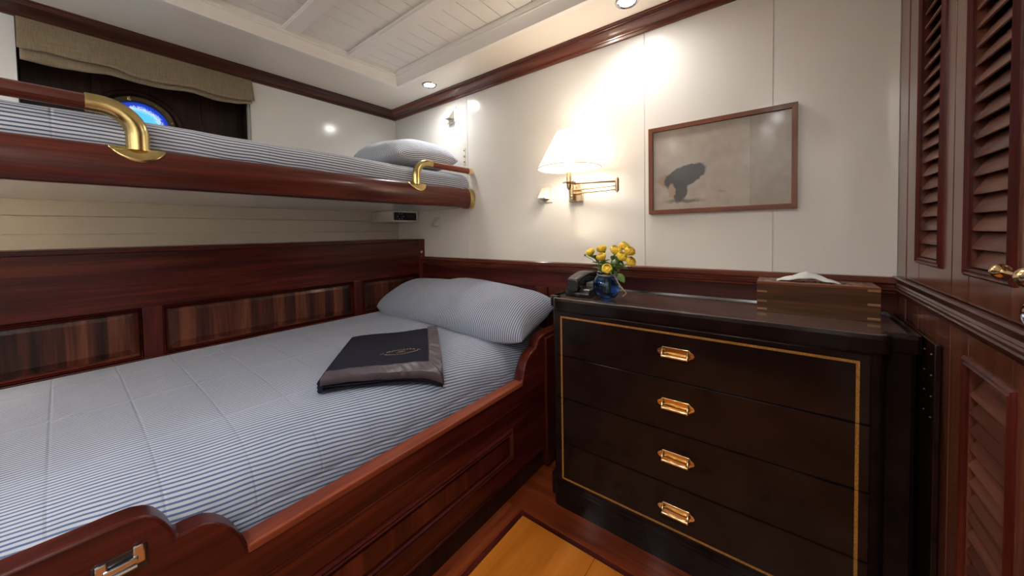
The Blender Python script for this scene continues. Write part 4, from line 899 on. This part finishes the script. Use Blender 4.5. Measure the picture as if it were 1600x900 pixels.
O('screw', MB().lathe([(0, 0.002), (0.003, 0.0015), (0.0035, 0)], (XW+0.003, 1.468, 0.903), 'X', 12, cap=False), BRASS, t)
# radio box under the bunk
t = T('radio_unit', 'cream box with black radio display under the upper bunk', 'radio', (-2.05, 1.39, 1.13))
O('housing', MB().box(XL+0.005, -1.953, 1.290, 1.488, 1.132, 1.202, 0.002), WHITE, t)
d = O('display', MB().box(-1.954, -1.9505, 1.303, 1.474, 1.142, 1.193, 0.001), DARKGLASS, t)
O('knob', MB().lathe([(0, 0.009), (0.010, 0.009), (0.011, 0.007), (0.011, 0.0)], (-1.9505, 1.352, 1.167), 'X', 18, cap=False), BLACK, d)
for k in range(6):
    a = 2*PI*k/6; O('button', MB().box(-1.9508, -1.9492, 1.352+0.020*math.cos(a)-0.003, 1.352+0.020*math.cos(a)+0.003, 1.167+0.019*math.sin(a)-0.0025, 1.167+0.019*math.sin(a)+0.0025), GREYPR, d, smooth=False)
O('screen', MB().box(-1.9506, -1.9498, 1.395, 1.455, 1.155, 1.182), plain('lcd', (0.03, 0.035, 0.033), rough=0.15), d, smooth=False)
for dx in (-0.012, 0.012):
    for dz in (-0.012, 0.012): O('speaker_hole', MB().lathe([(0, -0.001), (0.004, -0.001), (0.004, 0.002)], (-2.13+dx, 1.2905, 1.165+dz), 'Y', 10, cap=False), GREYPR, t)

# ------------------------------------------------------------------ picture
fx0, fx1, fz0, fz1 = -0.431, 0.040, 1.115, 1.459
t = T('framed_print', 'sepia print in a thin red-brown wooden frame on the cream wall', 'picture', ((fx0+fx1)/2, YB, (fz0+fz1)/2))
fw = 0.016
def bar(poly, name, m):
    O(name, MB().prism(poly, 'Y', YB-0.026, YB-0.0005), m, t, smooth=False)
bar([(fx0, fz0), (fx1, fz0), (fx1-fw, fz0+fw), (fx0+fw, fz0+fw)], 'frame_bar', PICW)
bar([(fx0, fz1), (fx1, fz1), (fx1-fw, fz1-fw), (fx0+fw, fz1-fw)], 'frame_bar', PICW)
bar([(fx0, fz0), (fx0+fw, fz0+fw), (fx0+fw, fz1-fw), (fx0, fz1)], 'frame_bar', PICWZ)
bar([(fx1, fz0), (fx1-fw, fz0+fw), (fx1-fw, fz1-fw), (fx1, fz1)], 'frame_bar', PICWZ)
O('print_sheet', MB().box(fx0+fw-0.002, fx1-fw+0.002, YB-0.015, YB-0.012, fz0+fw-0.002, fz1-fw+0.002), PRINTM, t, smooth=False)

# ------------------------------------------------------------------ wardrobe with louvred doors
t = T('wardrobe', 'built-in mahogany wardrobe with louvred doors at the right edge', 'wardrobe', (XR+0.02, 1.0, 0))
XD = XR
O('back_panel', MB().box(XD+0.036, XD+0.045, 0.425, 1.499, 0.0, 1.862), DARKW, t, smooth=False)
O('corner_stile', MB().box(XD-0.001, XD+0.035, 1.412, 1.499, 0.0, 1.862, 0.002), FRAMEW, t)
O('top_rail', MB().box(XD+0.0, XD+0.035, 0.425, 1.411, 1.845, 1.862, 0.002), WY, t)
O('base_rail', MB().box(XD+0.0, XD+0.035, 0.425, 1.411, 0.0, 0.08, 0.002), WY, t)
belt = [(0.0, 0.852), (0.004, 0.852), (0.006, 0.858), (0.010, 0.862), (0.012, 0.866), (0.010, 0.869), (0.013, 0.872), (0.013, 0.876), (0.010, 0.879), (0.012, 0.882), (0.008, 0.886), (0.010, 0.896), (0.014, 0.900), (0.012, 0.904), (0.0, 0.904)]
O('belt_moulding', MB().run([(q, z) for q, z in belt], (XD+0.002, 0.425, 0), (XD+0.002, 1.499, 0), (-1, 0, 0)), TRIMY, t, ang=15)
O('belt_rail', MB().box(XD+0.002, XD+0.035, 0.425, 1.411, 0.852, 0.904), WY, t)
def slat_mesh(L):
    # tilted slat: outer edge low
    p = [(0.003, -0.0058), (0.006, -0.0066), (0.0235, 0.0255), (0.0225, 0.0292), (0.0195, 0.0288), (0.003, -0.001)]
    return MB().prism(p, 'Y', -L/2, L/2)
SL = {}
def door(y0, y1, z0, z1, ly0, ly1, lz0, lz1, label, louv=True):
    """door leaf with stiles and rails around a louvred opening"""
    mb = MB()
    mb.box(XD, XD+0.032, y0, ly0, z0, z1, 0.0015).box(XD, XD+0.032, ly1, y1, z0, z1, 0.0015)
    mb.box(XD+0.0004, XD+0.0316, ly0, ly1, z0, lz0, 0.0006).box(XD+0.0004, XD+0.0316, ly0, ly1, lz1, z1, 0.0006)
    d = O('door', mb, FRAMEW, t); d['label'] = label
    mw = 0.015
    if louv:
        O('louver_moulding', ring_frame('X', XD+0.002, XD-0.006, ly0-mw, ly1+mw, lz0-mw, lz1+mw, mw), WZ, d, ang=15)
        L = round(ly1-ly0-0.001, 4); n = int((lz1-lz0-0.006)/0.0325)
        for k in range(n):
            wl_ = (XD, (ly0+ly1)/2, lz0+0.008+k*0.0325)
            if L not in SL:
                so = O('slat', slat_mesh(L), LOUV, d, ang=30, orig=(0, 0, 0)); so.location = Vector(wl_)-wloc(d); WL[so.name] = Vector(wl_); SL[L] = so
            else: dup(SL[L], 'slat', d, wl_)
    else:
        O('flat_panel', MB().box(XD+0.008, XD+0.02, ly0-0.002, ly1+0.002, lz0-0.002, lz1+0.002), FRAMEW, d, smooth=False)
        O('panel_moulding', ring_frame('X', XD+0.008, XD-0.002, ly0, ly1, lz0, lz1, mw), WZ, d, ang=15)
    return d
door(1.092, 1.409, 0.906, 1.843, 1.157, 1.302, 0.972, 1.79, 'upper louvred door nearest the lamp wall')
d2 = door(0.770, 1.089, 0.906, 1.843, 0.862, 1.010, 0.972, 1.79, 'upper louvred door with brass handle')
door(1.092, 1.409, 0.083, 0.850, 1.157, 1.302, 0.15, 0.74, 'plain lower door behind the dresser', louv=False)
door(0.770, 1.089, 0.083, 0.850, 0.850, 1.005, 0.15, 0.793, 'lower louvred door at the right edge')
door(0.428, 0.767, 0.906, 1.843, 0.50, 0.70, 0.972, 1.79, 'upper louvred door nearest the camera')
door(0.428, 0.767, 0.083, 0.850, 0.50, 0.70, 0.15, 0.793, 'lower louvred door nearest the camera')
kx, kz = XD-0.035, 0.986
O('brass_handle', MB().lathe([(0, 0.0115), (0.006, 0.0095), (0.0095, 0.005), (0.0105, 0.0), (0.0095, -0.005), (0.006, -0.0085), (0.004, -0.010), (0.0035, -0.014), (0.0032, -0.040), (0.005, -0.058), (0.009, -0.061), (0.0125, -0.068), (0.0135, -0.075), (0.0125, -0.082), (0.008, -0.088), (0, -0.090)], (kx, 0.777, kz), 'Y', 24, cap=False).lathe([(0.014, 0.034), (0.013, 0.030), (0.005, 0.028), (0.004, 0.0)], (kx+0.0, 0.715, kz), 'X', 18, cap=True), BRASS, d2, ang=60)
O('key_ring', MB().tube([(XD-0.004, 0.802+0.013*math.cos(2*PI*i/28), 0.926+0.013*math.sin(2*PI*i/28)) for i in range(28)], 0.0024, 8, closed=True), CHROME, d2)
